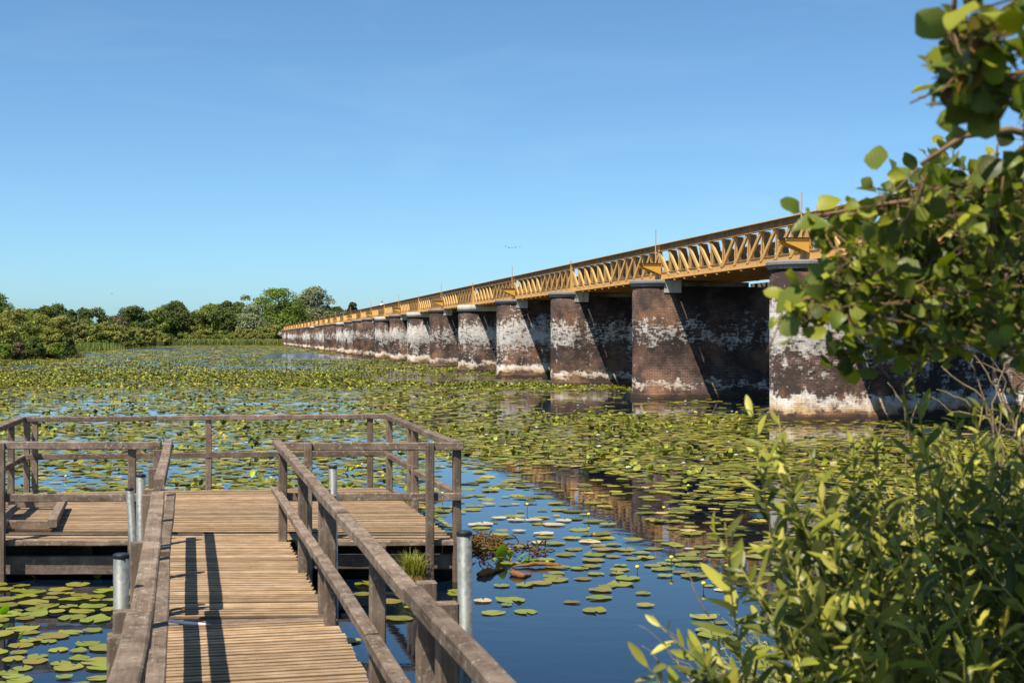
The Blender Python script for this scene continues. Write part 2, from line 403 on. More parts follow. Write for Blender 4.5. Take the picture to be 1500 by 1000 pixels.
pier_me = ring_mesh('pier', [(0.10, -1.2), (0.10, 0.16), (0.085, 0.20), (0.0, 0.24), (0.0, 2.5), (0, 4.85)], NOSE0, NOSE1, RAD)
pier_low = ring_mesh('pier', [(0.10, -1.2), (0.10, 0.16), (0.085, 0.20), (0.0, 0.24), (0.0, 2.5), (0, 4.66)], NOSE0, NOSE1, RAD)
# stone capping round the near nose
mb = MB(); prof = [(0.0, 4.85), (0.06, 4.87), (0.07, 4.95), (0.13, 5.0), (0.13, 5.08), (0.09, 5.13), (-0.02, 5.145)]
def half(x0, r, xe, n=14): return [(xe, r)] + [(x0 + RAD + r * math.cos(math.pi/2 + math.pi*k/n), r * math.sin(math.pi/2 + math.pi*k/n)) for k in range(n + 1)] + [(xe, -r)]
vs = []
for o_, z in prof:
    vs += [(x, y, z) for x, y in half(NOSE0, RAD + o_, UL - 0.16)]
m = len(half(0, 1, 0)); fs = [(k*m+i, k*m+(i+1) % m, (k+1)*m+(i+1) % m, (k+1)*m+i) for k in range(len(prof)-1) for i in range(m)]
fs.append(tuple((len(prof)-1)*m+i for i in range(m))); mb.add(vs, fs); cap_me = mb.mesh('cap_stone'); cap_me.materials.append(M_STONE)
def block(x0, x1, z0=4.58, z1=5.135, o=0.03):
    b_ = MB(); b_.box(x0, x1, -RAD - o, RAD + o, z0, z1); me = b_.mesh('bearing_block'); me.materials.append(M_CONC); return me
blk_me = block(UL - 0.155, UL + 0.62); blk2_me = block(UR - 0.5, UR + 0.35)
coping = MB(); coping.box(UL + 0.63, UR - 0.51, -RAD + 0.02, RAD - 0.02, 4.855, 5.05); coping.box(UR + 0.36, NOSE1 - RAD, -RAD + 0.02, RAD - 0.02, 4.855, 5.07)
cop_me = coping.mesh('coping'); cop_me.materials.append(M_BRICK)
conc_me = ring_mesh('concrete_cap', [(0.0, 4.655), (0.09, 4.665), (0.09, 5.11), (0.05, 5.14)], NOSE0, NOSE1, RAD); conc_me.materials.append(M_CONC)
for i in range(-1, 29):
    conc = i in (4, 6, 8, 12, 17)
    M = BM @ T(0, i * SP, 0)
    p = mobj('brick_pier', pier_low if conc else pier_me, M_BRICK, bridge, M)
    if conc: mobj('concrete_cap', conc_me, None, p, M)
    else:
        mobj('cap_stone', cap_me, None, p, M); mobj('bearing_block', blk_me, None, p, M); pass
        mobj('coping', cop_me, None, p, M)
ab = MB(); ab.box(NOSE0 - 0.6, NOSE1, 0, 9, -1, 5.1); M = BM @ T(0, 29 * SP - 0.7, 0)
mobj('abutment', ab.mesh('abutment'), M_CONC, bridge, M)

ZB, ZT = 5.16, 6.71; NP = 12; PW = SP / NP
def truss(b_, x, s):
    "chords of one truss; s=-1 left side out, +1 right side out"
    g = 0.012
    b_.box(x - 0.15, x + 0.15, g, SP - g, ZT - 0.022, ZT)                 # top flange
    b_.box(x - 0.09, x + 0.09, g, SP - g, ZT - 0.30, ZT - 0.282)          # lower lip
    b_.box(x - 0.15, x + 0.15, g, SP - g, ZB, ZB + 0.022)                 # bottom flange
    b_.box(x - 0.016, x + 0.016, g, SP - g, ZB + 0.022, ZB + 0.31)        # bottom web
    b_.box(x - 0.05, x + 0.05, g, SP - g, ZB + 0.31, ZB + 0.325)
    for k in range(NP + 1):                                               # gusset plates
        y = min(max(k * PW, 0.25), SP - 0.25); q = 0.12 if k < NP / 2 else -0.12
        b_.prism([(y - 0.24 - q*0.5, ZB + 0.03), (y + 0.24 - q*0.5, ZB + 0.03), (y + 0.2 + q*-1.0, ZB + 0.37), (y - 0.2 + q*-1.0, ZB + 0.37)], 0, x + s * 0.018, x + s * 0.032)
        b_.box(x + s*0.018 - 0.004, x + s*0.018 + 0.012, y - 0.09, y + 0.09, ZT - 0.40, ZT - 0.285)
ch = MB(); truss(ch, UL, -1); truss(ch, UR, -1)
for x in (UL, UR): ch.box(x - 0.07, x + 0.07, 0.03, 0.13, ZB + 0.03, ZT - 0.03); ch.box(x - 0.07, x + 0.07, SP - 0.13, SP - 0.03, ZB + 0.03, ZT - 0.03)
for k in range(NP):                                                        # far truss bars stay with the chords
    y0, y1 = k * PW, (k + 1) * PW
    a, b_ = (y0, y1) if k < NP / 2 else (y1, y0)
    ch.prism([(a - 0.065, ZT - 0.3), (a + 0.065, ZT - 0.3), (b_ + 0.065, ZB + 0.3), (b_ - 0.065, ZB + 0.3)], 0, UR - 0.035, UR - 0.02)
    if k: ch.prism([(UR + 0.02, ZB + 0.326), (UR - 0.46, ZB + 0.326), (UR - 0.40, ZB + 0.62), (UR - 0.24, ZT - 0.303), (UR + 0.02, ZT - 0.303)], 1, y0 - 0.006, y0 + 0.006)
ch_me = ch.mesh('truss_span'); ch_me.materials.append(M_PAINT)
tw = MB()
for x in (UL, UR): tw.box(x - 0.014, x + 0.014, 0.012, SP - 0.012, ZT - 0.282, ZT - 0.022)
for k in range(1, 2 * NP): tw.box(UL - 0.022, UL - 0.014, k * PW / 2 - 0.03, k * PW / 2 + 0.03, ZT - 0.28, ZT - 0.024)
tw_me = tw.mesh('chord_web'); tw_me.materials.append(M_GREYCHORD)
db = MB(); db.prism([(-0.125, ZT - 0.32), (0.125, ZT - 0.32), (PW + 0.125, ZB + 0.18), (PW - 0.125, ZB + 0.18)], 0, UL - 0.052, UL + 0.024)
d1 = db.mesh('diagonal'); d1.materials.append(M_PAINT)
db = MB(); db.prism([(PW - 0.125, ZT - 0.32), (PW + 0.125, ZT - 0.32), (0.125, ZB + 0.18), (-0.125, ZB + 0.18)], 0, UL - 0.052, UL + 0.024)
d2 = db.mesh('diagonal'); d2.materials.append(M_PAINT)
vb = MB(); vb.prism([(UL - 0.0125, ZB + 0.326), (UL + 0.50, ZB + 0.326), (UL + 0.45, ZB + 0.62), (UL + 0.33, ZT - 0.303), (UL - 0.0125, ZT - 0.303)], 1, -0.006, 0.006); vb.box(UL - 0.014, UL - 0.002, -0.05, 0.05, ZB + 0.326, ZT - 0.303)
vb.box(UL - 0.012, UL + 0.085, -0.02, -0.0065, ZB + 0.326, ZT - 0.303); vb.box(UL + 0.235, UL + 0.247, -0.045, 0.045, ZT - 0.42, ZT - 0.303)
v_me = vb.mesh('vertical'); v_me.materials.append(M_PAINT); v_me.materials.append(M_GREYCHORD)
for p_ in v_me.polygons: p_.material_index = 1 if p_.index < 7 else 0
cb = MB(); cb.box(UL + 0.18, UR - 0.18, -0.07, 0.07, ZB - 0.05, ZB - 0.035); cb.box(UL + 0.18, UR - 0.18, -0.006, 0.006, ZB - 0.035, ZB + 0.2); cb.box(UL + 0.1, UR - 0.1, -0.07, 0.07, ZB + 0.2, ZB + 0.215)
cb_me = cb.mesh('cross_beam'); cb_me.materials.append(M_PAINT)
sb = MB()
for x in (UL + 1.35, UR - 1.35): sb.box(x - 0.07, x + 0.07, 0.02, SP - 0.02, ZB + 0.22, ZB + 0.30)
sb_me = sb.mesh('stringer'); sb_me.materials.append(M_PAINT)
dk = MB()
for k in range(int(SP / 0.21)): dk.box(UL + 0.12, UR - 0.12, k * 0.21 + 0.002, k * 0.21 + 0.208, ZB + 0.305, ZB + 0.345)
dk_me = dk.mesh('deck'); dk_me.materials.append(M_BEAM)
far_b = MB()
for k in range(NP):
    y0, y1 = k * PW, (k + 1) * PW; a, b_ = (y0, y1) if k < NP / 2 else (y1, y0)
    far_b.prism([(a - 0.1, ZT - 0.32), (a + 0.1, ZT - 0.32), (b_ + 0.1, ZB + 0.18), (b_ - 0.1, ZB + 0.18)], 0, UL - 0.052, UL + 0.024)
    if k: far_b.prism([(UL - 0.0125, ZB + 0.326), (UL + 0.50, ZB + 0.326), (UL + 0.33, ZT - 0.303), (UL - 0.0125, ZT - 0.303)], 1, y0 - 0.006, y0 + 0.006); far_b.box(UL - 0.014, UL + 0.085, y0 - 0.05, y0 - 0.0065, ZB + 0.326, ZT - 0.303)
    if k: far_b.box(UL + 0.18, UR - 0.18, y0 - 0.06, y0 + 0.06, ZB - 0.05, ZB + 0.2)
far_me = far_b.mesh('lattice'); far_me.materials.append(M_PAINT)
for i in range(-2, 29):
    M = BM @ T(0, i * SP, 0)
    s_ = mobj('truss_span', ch_me, None, bridge, M)
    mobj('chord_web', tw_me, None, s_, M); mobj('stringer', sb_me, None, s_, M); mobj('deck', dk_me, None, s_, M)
    if i <= 7:
        for k in range(NP):
            mobj('diagonal', d1 if k < NP / 2 else d2, None, s_, BM @ T(0, i * SP + k * PW, 0))
            if k:
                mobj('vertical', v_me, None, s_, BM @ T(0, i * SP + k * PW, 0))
            if k: mobj('cross_beam', cb_me, None, s_, BM @ T(0, i * SP + k * PW, 0))
    else:
        tagp(mobj('lattice', far_me, None, s_, M), kind='stuff')
# refuge brackets and rods over the piers
bk = MB()
for y in (-0.32, 0.30): bk.prism([(UL - 0.06, 5.40), (UL - 0.06, 5.80), (UL - 0.86, 5.80), (UL - 0.86, 5.72)], 1, y, y + 0.02)
bk.box(UL - 0.88, UL - 0.055, -0.34, -0.30, 5.80, 5.85); bk.box(UL - 0.88, UL - 0.055, 0.28, 0.34, 5.80, 5.85)
bk_me = bk.mesh('refuge_bracket'); bk_me.materials.append(M_PAINT2)
bp = MB()
for k in range(5): bp.box(UL - 0.87 + k*0.165, UL - 0.72 + k*0.165, -0.36, 0.36, 5.851, 5.89)
bp_me = bp.mesh('bracket_plank'); bp_me.materials.append(M_DARKBEAM)
rd = MB(); rd.tube([(UL - 0.2, 0, 5.14), (UL - 0.2, 0, 7.38)], [0.028, 0.026], 8); rd.box(UL - 0.2, UL - 0.055, -0.02, 0.02, 6.2, 6.24)
rd_me = rd.mesh('rod'); rd_me.materials.append(M_PAINT)
rd = MB(); rd.box(UL - 0.13, UL - 0.055, -0.055, 0.055, 5.2, 6.86); rd2_me = rd.mesh('end_post'); rd2_me.materials.append(M_PAINT)
for i in range(-1, 29):
    M = BM @ T(0, i * SP, 0)
    if i in (-1, 0, 1) or i % 2 == 1:
        b_ = mobj('refuge_bracket', bk_me, None, bridge, M); mobj('bracket_plank', bp_me, None, b_, M)
        mobj('rod', rd_me, None, bridge, M)
    else: mobj('end_post', rd2_me, None, bridge, M)

# ------------------------------------------------------------------ timber jetty
def beam_mesh(name, L, w_, h, seg=6, jit=0.003, ch=0.008, bow=0.0):
    V = []; Fc = []
    ring = [(-w_/2+ch, -h/2), (w_/2-ch, -h/2), (w_/2, -h/2+ch), (w_/2, h/2-ch), (w_/2-ch, h/2), (-w_/2+ch, h/2), (-w_/2, h/2-ch), (-w_/2, -h/2+ch)]
    for i in range(seg + 1):
        t = i / seg; dy, dz = (random.uniform(-jit, jit), random.uniform(-jit, jit) + bow * 4 * t * (1 - t))
        for y, z in ring: V.append((t * L, y + dy + random.uniform(-1, 1) * jit * 0.4, z + dz + random.uniform(-1, 1) * jit * 0.4))
    for i in range(seg):
        for k in range(8): q = (k + 1) % 8; Fc.append((i*8+k, i*8+q, (i+1)*8+q, (i+1)*8+k))
    Fc += [tuple(range(8)), tuple(seg*8+k for k in range(8))]
    b_ = MB(); b_.v = V; b_.f = Fc; return b_.mesh(name)
def beam(name, p0, p1, w_, h, mat, parent, jit=0.003, seg=6, bow=0.0, roll=0.0, up=Vector((0, 0, 1))):
    p0, p1 = Vector(p0), Vector(p1); d = p1 - p0; L = d.length; x = d.normalized()
    if abs(x.dot(up)) > 0.95: up = WN
    y = up.cross(x).normalized(); z = x.cross(y)
    M = Matrix(((x.x, y.x, z.x, p0.x), (x.y, y.y, z.y, p0.y), (x.z, y.z, z.z, p0.z), (0, 0, 0, 1)))
    if roll: M = M @ Matrix.Rotation(roll, 4, 'X')
    return mobj(name, beam_mesh(name, L, w_, h, seg, jit, bow=bow), mat, parent, M)
DECK = 0.45
WA = R(13.1); WD = Vector((-math.sin(WA), math.cos(WA), 0)); WN = Vector((math.cos(WA), math.sin(WA), 0))
def wk(a, s, z): return WN * a + WD * s + Vector((0, 0, z))
FL, FR, NR, NL = Vector((-6.95, 20.2, 0)), Vector((-1.86, 20.9, 0)), Vector((-0.60, 15.5, 0)), Vector((-6.03, 15.45, 0))
plat = empty('jetty_platform', (-3.8, 18, 0)); tagp(plat, 'wide weathered timber viewing platform with railings at the end of the walkway', 'jetty')
gfar = empty('walkway', wk(0.45, 13.3, 0)); tagp(gfar, 'far walkway section of weathered boards joining the platform, posts and rails on both sides', 'walkway')
gnear = empty('walkway', wk(0.45, 8, 0)); tagp(gnear, 'nearest walkway section with slanting boards, on this side of the white pipe', 'walkway')
def plank(p0, p1, w_, parent, mat=M_PLANK, th=0.03):
    "one deck board lying between p0 and p1 (centre line of its top)"
    d = p1 - p0; L = d.length; a = math.atan2(d.y, d.x); z = random.uniform(-0.003, 0.003)
    b_ = MB(); n = 2; ring = []; g = 0.013; e = 0.012
    for k in range(n):                                                    # ribbed anti-slip board: two ribs across its width
        y0 = -w_/2 + k * w_ / n; y1 = y0 + w_ / n; dz_ = random.uniform(-0.0025, 0.0025)
        ring += [(y0 + (e if k == 0 else g), dz_), (y1 - (e if k == n-1 else g), dz_)]
        if k < n - 1: ring += [(y1 - 0.003, -0.014), (y1 + 0.003, -0.014)]
    ring = [(-w_/2, -0.016)] + ring + [(w_/2, -0.016), (w_/2 - 0.001, -th), (-w_/2 + 0.001, -th)]
    b_.prism(ring, 0, 0, L); me = b_.mesh('plank'); me.materials.append(mat); me.materials.append(M_GROOVE)
    for p_ in me.polygons: p_.material_index = 1 if p_.normal.z < 0.97 and abs(p_.normal.x) < 0.5 else 0
    return mobj('plank', me, None, parent, T(p0.x, p0.y, DECK + z) @ Matrix.Rotation(a, 4, 'Z') @ Matrix.Rotation(random.uniform(-.015, .015), 4, 'X'))
def fan(A0, A1, B0, B1, parent, pitch=0.19, gap=0.012, over=0.02):
    "boards from edge A0-A1 (left ends) to B0-B1 (right ends)"
    nb = int(round(((A1 - A0).length + (B1 - B0).length) / 2 / pitch)); 
    for k in range(nb):
        t = (k + 0.5) / nb; a = A0.lerp(A1, t); b = B0.lerp(B1, t); e = (b - a).normalized()
        plank(a - e * random.uniform(0, over), b + e * random.uniform(0, over), min((A1-A0).length, (B1-B0).length) / nb - gap * random.uniform(0.7, 1.7), parent)
fan(NL + Vector((0.05, 0.0, 0)), FL + Vector((0.05, -0.05, 0)), NR + Vector((-0.02, 0.0, 0)), FR + Vector((-0.02, -0.05, 0)), plat)
SB = 11.29
LA, RA = -0.20, 1.14
# far section: boards almost square to the platform front, near section square to the walkway
def on_edge(a, z):  # point on walkway line a at distance z
    s = (z - WN.y * a) / WD.y; return wk(a, s, 0)
fan(on_edge(LA, 11.22), on_edge(LA, 15.47), on_edge(RA - 0.02, 11.30), on_edge(RA - 0.02, 15.495), gfar)
fan(wk(LA + 0.0, 3.2, 0), wk(LA + 0.0, SB - 0.10, 0), wk(RA + 0.03, 3.2, 0), wk(RA + 0.03, SB - 0.10, 0), gnear, gap=0.014)
beam('joist', on_edge(LA, 11.12) + Vector((0, 0, DECK - 0.055)), on_edge(RA, 11.25) + Vector((0, 0, DECK - 0.055)), 0.12, 0.07, M_BEAM, gfar)
for a in (LA + 0.12, (LA + RA) / 2, RA - 0.14):
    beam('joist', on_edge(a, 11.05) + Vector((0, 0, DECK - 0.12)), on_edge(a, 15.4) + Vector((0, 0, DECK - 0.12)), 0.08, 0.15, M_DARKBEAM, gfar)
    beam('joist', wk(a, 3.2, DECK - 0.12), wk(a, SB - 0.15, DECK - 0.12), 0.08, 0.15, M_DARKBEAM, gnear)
# platform front: trim board, recess, big beam
yv = Vector((0, 1, 0))
def fr(x, dz, dy): return Vector((x, 15.47 + dy, dz))
beam('edge_board', fr(-6.1, DECK - 0.03, -0.02), fr(-3.86, DECK - 0.03, -0.02), 0.05, 0.06, M_RAIL, plat)
beam('edge_board', fr(-2.35, DECK - 0.03, -0.02), fr(-0.56, DECK - 0.03, -0.02), 0.06, 0.06, M_RAIL, plat)
beam('gap_shade_board', fr(-6.1, 0.22, 0.5), fr(-0.6, 0.22, 0.5), 0.04, 0.5, M_DARKBEAM, plat)  # dark sheet added to stand in for the shade in the front gap
beam('front_beam', fr(-6.1, 0.16, 0.12), fr(-3.95, 0.16, 0.12), 0.12, 0.20, M_BEAM, plat)
beam('front_beam', fr(-2.3, 0.20, 0.12), fr(-0.62, 0.20, 0.12), 0.12, 0.16, M_BEAM, plat)
for t in (0.02, 0.25, 0.5, 0.75, 0.98):
    a, b_ = NL.lerp(NR, t), FL.lerp(FR, t)
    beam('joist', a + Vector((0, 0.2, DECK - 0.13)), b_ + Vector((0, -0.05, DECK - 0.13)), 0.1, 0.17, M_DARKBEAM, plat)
beam('side_beam', NR + Vector((0.0, 0.0, DECK - 0.08)), FR + Vector((0.0, 0, DECK - 0.08)), 0.05, 0.10, M_BEAM, plat)
beam('side_beam', NL + Vector((0.0, 0.0, DECK - 0.08)), FL + Vector((0.0, 0, DECK - 0.08)), 0.05, 0.10, M_BEAM, plat)
beam('side_beam', FL + Vector((0.0, 0.0, DECK - 0.08)), FR + Vector((0.0, 0, DECK - 0.08)), 0.05, 0.10, M_BEAM, plat)
RZ = DECK + 1.04
def post(p, z1, parent, z0=-0.6, w_=0.1, d=0.085, lean=(0, 0), mat=None):
    p = Vector((p.x, p.y, 0))
    return beam('post', p + Vector((0, 0, z0)), p + Vector((lean[0], lean[1], z1)), w_, d, mat or M_POST, parent, 0.002, 4)
# platform rails
H_ = Vector((0, 0, 1))
def rail(name, a, b_, z, parent, w_=0.09, h=0.07, za=None, mat=M_RAIL, **k):
    a, b_ = Vector((a.x, a.y, z)), Vector((b_.x, b_.y, z if za is None else za)); return beam(name, a, b_, w_, h, mat, parent, **k)
rail('top_rail', FL, FL.lerp(FR, 0.36), RZ - 0.005, plat); rail('top_rail', FL.lerp(FR, 0.362), FR + Vector((.03, 0, 0)), RZ, plat)
rail('mid_rail', FL, FR, DECK + 0.50, plat, 0.06, 0.08)
rail('top_rail', FR + Vector((0.02, -0.02, 0)), FR.lerp(NR, 0.6), RZ, plat, 0.10, 0.07); rail('top_rail', FR.lerp(NR, 0.602), NR + Vector((0, 0.06, 0)), RZ - 0.01, plat, 0.11, 0.07)
rail('mid_rail', FR, FR.lerp(NR, 0.5), DECK + 0.50, plat, 0.07, 0.075); rail('mid_rail', FR.lerp(NR, 0.502), NR + Vector((0, 0.06, 0)), DECK + 0.48, plat, 0.07, 0.075)
rail('top_rail', NL, FL, RZ, plat, 0.10, 0.07); rail('mid_rail', NL, FL, DECK + 0.49, plat, 0.07, 0.075)
fx = lambda x: Vector((x, 15.40, 0))
rail('top_rail', fx(-5.98), fx(-3.80), DECK + 1.03, plat, 0.06, 0.085); rail('mid_rail', fx(-5.98), fx(-3.85), DECK + 0.465, plat, 0.05, 0.085)
rail('top_rail', fx(-2.52), fx(-0.53), DECK + 1.02, plat, 0.06, 0.085); rail('mid_rail', fx(-2.5), fx(-0.55), DECK + 0.475, plat, 0.05, 0.085)
for x, w_ in ((-5.52, 0.12), (-4.13, 0.1), (-2.2, 0.08), (-0.885, 0.085)):
    post(Vector((x, 15.36 if x < -5 else 15.46 if x == -4.13 else 15.34, 0)), DECK + 1.06, plat, w_=w_, z0=-0.5 if x != -2.2 else 0.0)
post(Vector((-0.60, 15.46, 0)), RZ - 0.03, plat, w_=0.1, z0=-0.6)
for px in (538, 304, 60, 22):
    t = ((px - 750) / F * 20.5 - FL.x) / (FR.x - FL.x); t = min(max(t, 0.01), 0.99); p = FL.lerp(FR, t) + Vector((0, 0.02, 0))
    post(p, RZ - 0.03, plat, w_=0.085)
p = FL.lerp(NL, 0.22); post(p, RZ - 0.03, plat); p = FL.lerp(NL, 0.6); post(p, RZ - 0.03, plat)
for t in (0.07, 0.42, 0.485):
    post(FR.lerp(NR, t) + Vector((0.0, 0, 0)), RZ - 0.03, plat, w_=0.09)
# walkway rails (left side a<0, right side a>1)
def wrail(name, a0, s0, a1, s1, z0, z1, parent, w_=0.09, h=0.07, **k): return beam(name, wk(a0, s0, z0), wk(a1, s1, z1), w_, h, M_RAIL, parent, **k)
RT = RZ - 0.03
wrail('top_rail', -0.165, 11.35, -0.13, 16.05, RT + 0.055, RT + 0.03, gfar, 0.085, 0.08)
wrail('top_rail', -0.165, 5.92, -0.17, 11.35, RT - 0.035, RT - 0.03, gnear, 0.10, 0.065, bow=0.01)
wrail('top_rail', -0.215, 2.4, -0.165, 6.05, RT + 0.03, RT + 0.03, gnear, 0.105, 0.07)
wrail('mid_rail', -0.13, 11.4, -0.10, 15.9, DECK + 0.50, DECK + 0.49, gfar, 0.09, 0.06)
wrail('mid_rail', -0.12, 6.4, -0.13, 11.3, DECK + 0.47, DECK + 0.48, gnear, 0.10, 0.06)
wrail('mid_rail', -0.13, 2.4, -0.12, 6.35, DECK + 0.47, DECK + 0.50, gnear, 0.10, 0.06)
wrail('top_rail', 1.045, 9.45, 1.04, 16.1, RT + 0.0, RT + 0.015, gfar, 0.085, 0.07)
wrail('top_rail', 1.035, 6.5, 1.05, 9.45, RT - 0.0, RT - 0.015, gnear, 0.09, 0.07, bow=0.012)
wrail('top_rail', 1.045, 2.4, 1.045, 6.47, RT + 0.0, RT + 0.01, gnear, 0.09, 0.075)
wrail('mid_rail', 1.045, 10.9, 1.02, 16.0, DECK + 0.50, DECK + 0.51, gfar, 0.085, 0.065)
wrail('mid_rail', 1.04, 7.9, 1.045, 10.88, DECK + 0.52, DECK + 0.52, gnear, 0.085, 0.065)
wrail('mid_rail', 1.045, 2.4, 1.04, 7.88, DECK + 0.50, DECK + 0.51, gnear, 0.085, 0.07)
for s, par in ((15.5, gfar), (13.45, gfar), (11.42, gfar), (10.95, gnear), (8.25, gnear), (6.55, gnear), (6.02, gnear), (3.6, gnear)):
    post(wk(1.115 if s < 15 else 1.07, s, 0), RT - 0.02 if s > 6.6 else RT + 0.05, par, w_=0.10, d=0.09)
for s, par in ((15.5, gfar), (13.3, gfar), (11.5, gfar), (11.1, gnear), (8.55, gnear), (6.42, gnear), (5.88, gnear), (3.6, gnear)):
    post(wk(-0.245, s, 0), RT - 0.0, par, w_=0.09, d=0.085)
# galvanised piles beside the walkway
def pile(a, s, z1, dia, lean, parent):
    b0 = wk(a, s, 0); mb = MB(); mb.tube([(-lean[0], -lean[1], -1.2), (0, 0, z1 - 0.004)], [dia/2, dia/2], 20)
    o = mobj('steel_pile', mb.mesh('steel_pile', True), M_GALV, parent, T(b0))
    c = MB(); c.tube([(0, 0, z1 - 0.006), (0, 0, z1 + 0.006), (0, 0, z1 + 0.012)], [dia/2 + 0.003, dia/2 + 0.003, dia/2 - 0.004], 20)
    mobj('cap', c.mesh('cap'), M_CAP, o, T(b0)); o.data.polygons.foreach_set('use_smooth', [len(p.vertices) == 4 for p in o.data.polygons])
pile(-0.275, 6.95, CAMZ - 1.03, 0.072, (0.0, 0), gnear)
pile(-0.31, 11.6, CAMZ - 1.09, 0.074, (-0.02, 0), gfar)
pile(-0.45, 13.2, CAMZ - 1.36, 0.068, (-0.16, 0.0), gfar)
pile(1.255, 12.1, CAMZ - 1.10, 0.07, (-0.03, 0), gfar)
pile(1.225, 6.2, CAMZ - 0.87, 0.066, (-0.04, 0), gnear)
# white pipe lying across the joint
mb = MB(); p = onlevel(248, 911, DECK + 0.0); q = onlevel(345, 915, DECK)
mb.tube([p + Vector((0, 0, 0.012)), q + Vector((0, 0.02, -0.03))], [0.014, 0.014], 10); c = (p + q) / 2
tagp(mobj('pipe', mb.mesh('pipe', True), NM('white_plastic').col((0.75, 0.74, 0.72), 0.4, 0.4)), 'thin white pipe lying in the gap between the two walkway sections', 'pipe')
# loose frame on the platform
frm = empty('wooden_frame', onlevel(45, 760, DECK)); tagp(frm, 'loose rectangular wooden frame lying on the left of the platform', 'frame')
zf = DECK + 0.07
P4 = [onlevel(-30, 738, zf), onlevel(88, 738, zf), onlevel(78, 768, zf), onlevel(-36, 768, zf)]
beam('bar', P4[0], P4[1], 0.09, 0.085, M_POST, frm); beam('bar', P4[3], P4[2], 0.09, 0.1, M_POST, frm)
beam('bar', P4[1] + Vector((0.03, 0.04, 0.03)), P4[2] + Vector((0.03, -0.14, 0.03)), 0.1, 0.085, M_POST, frm)
beam('bar', onlevel(20, 741, zf + .03), onlevel(6, 766, zf + .03), 0.08, 0.07, M_POST, frm)

# ------------------------------------------------------------------ water lilies
def vnoise(x, y, seed=0):
    xi, yi = np.floor(x).astype(int), np.floor(y).astype(int); fx_, fy_ = x - xi, y - yi
    fx_ = fx_*fx_*(3-2*fx_); fy_ = fy_*fy_*(3-2*fy_)
    def h(a, b): return ((np.sin(a * 127.1 + b * 311.7 + seed * 74.7) * 43758.5453) % 1.0)
    return (h(xi, yi)*(1-fx_) + h(xi+1, yi)*fx_)*(1-fy_) + (h(xi, yi+1)*(1-fx_) + h(xi+1, yi+1)*fx_)*fy_
def project(X, Y, Z=0): return 750 + X / Y * F, 494 + (CAMZ - Z) / Y * F
STREAKS = [(398, 540, 518, 525.5, .0), (0, 62, 535, 538.5, .03), (-50, -5, 520, 526, .1), (30, 135, 517, 520.5, .05), (150, 262, 508.3, 512, .05), (250, 375, 511.5, 513.2, .1), (300, 460, 536.5, 540, .1),
           (540, 700, 544, 549, .22), (530, 925, 549.5, 561, .12), (120, 420, 560, 564, .35), (740, 1130, 573, 607, .10), (1100, 1600, 614, 642, .18),
           (0, 560, 589, 593, .45), (0, 560, 606, 614, .4), (0, 660, 641, 652, .45), (0, 700, 672, 720, .5), (690, 1300, 700, 745, .5)]
def density(X, Y):
    px, py = project(X, Y)
    n1 = vnoise(X * 0.9, Y * 0.55, 1) * 0.6 + vnoise(X * 2.3, Y * 1.6, 2) * 0.4
    wob = (vnoise(px / 30.0, py / 4.0, 3) - 0.5)
    d = np.full_like(px, 0.95)
    for x0, x1, y0, y1, m in STREAKS:
        hgt = y1 - y0
        inside = (px > x0 + wob * 60) & (px < x1 + wob * 60) & (py > y0 + wob * hgt * 0.5) & (py < y1 + wob * hgt * 0.5)
        d = np.where(inside, np.minimum(d, m + (0.25 * (n1 > 0.6) if y0 > 545 else 0)), d)
    d = np.where((py > 575) & (n1 < 0.36), d * 0.65, d)
    line = 676 + (px - 690) * 0.46
    right = px > 640
    below = right & (py > line + wob * 26) & (py > 672)
    l2 = 670 + (px - 650) * 0.085; mid2 = right & (py > l2 + wob * 22) & ~below
    d = np.where(mid2, np.where(px < 985, 0.07 + 0.24 * (n1 > 0.6), 0.22 + 0.35 * (n1 > 0.5)), d)
    d = np.where(below, 0.15 + 0.42 * (n1 > 0.57), d)
    d = np.where(below & (py > 775) & (py < 850) & (px > 720 - 0) & (px < 1150), 0.22 + 0.35 * (n1 > 0.45), d)
    d = np.where(below & (py > 850) & (px < 1050), 0.2 * (n1 > 0.52), d)
    d = np.where(below & (py > 905), 0.0, d)
    d = np.where(right & (px > 1020) & (py > 740), 0.22, d)
    left = (px <= 240) & (py > 826)
    d = np.where(left, 0.80 * (n1 > 0.36) + 0.1, d)
    mid = (px > 240) & (px <= 660) & (py > 790)
    d = np.where(mid, 0.14 * (n1 > 0.5), d)
    d = np.where(right & (px < 690) & (py > 905), 0.0, d)
    return d
def shore_ok(X, Y):
    px, py = project(X, Y)
    sx = [a for a, b in shore]; sy = [b for a, b in shore]
    ok = py > np.interp(px, sx, sy) + 0.25
    u = X * math.cos(TH) + Y * math.sin(TH)          # not inside piers
    v = -X * math.sin(TH) + Y * math.cos(TH)
    dv = (v - V1 + SP / 2) % SP - SP / 2
    inp = (u > 17.0) & (u < 29.5) & (np.abs(dv) < 1.3)
    wa = X * WN.x + Y * WN.y; ws = X * WD.x + Y * WD.y
    onw = (wa > -0.42) & (wa < 1.36) & (ws < 16)
    onp = (X > -7.2) & (Y > 15.25) & (Y < 21) & (X < -0.45 - (Y - 15.5) * 0.235)
    bank = X > np.interp(Y, [-3, 0, 2, 3.6, 5.4, 7.4, 9.4, 11.5, 13], [0.25, .5, .75, 1.15, 1.75, 2.6, 4, 7, 14]) - 0.3
    bank &= Y < 13
    return ok & ~inp & ~onw & ~onp & ~bank
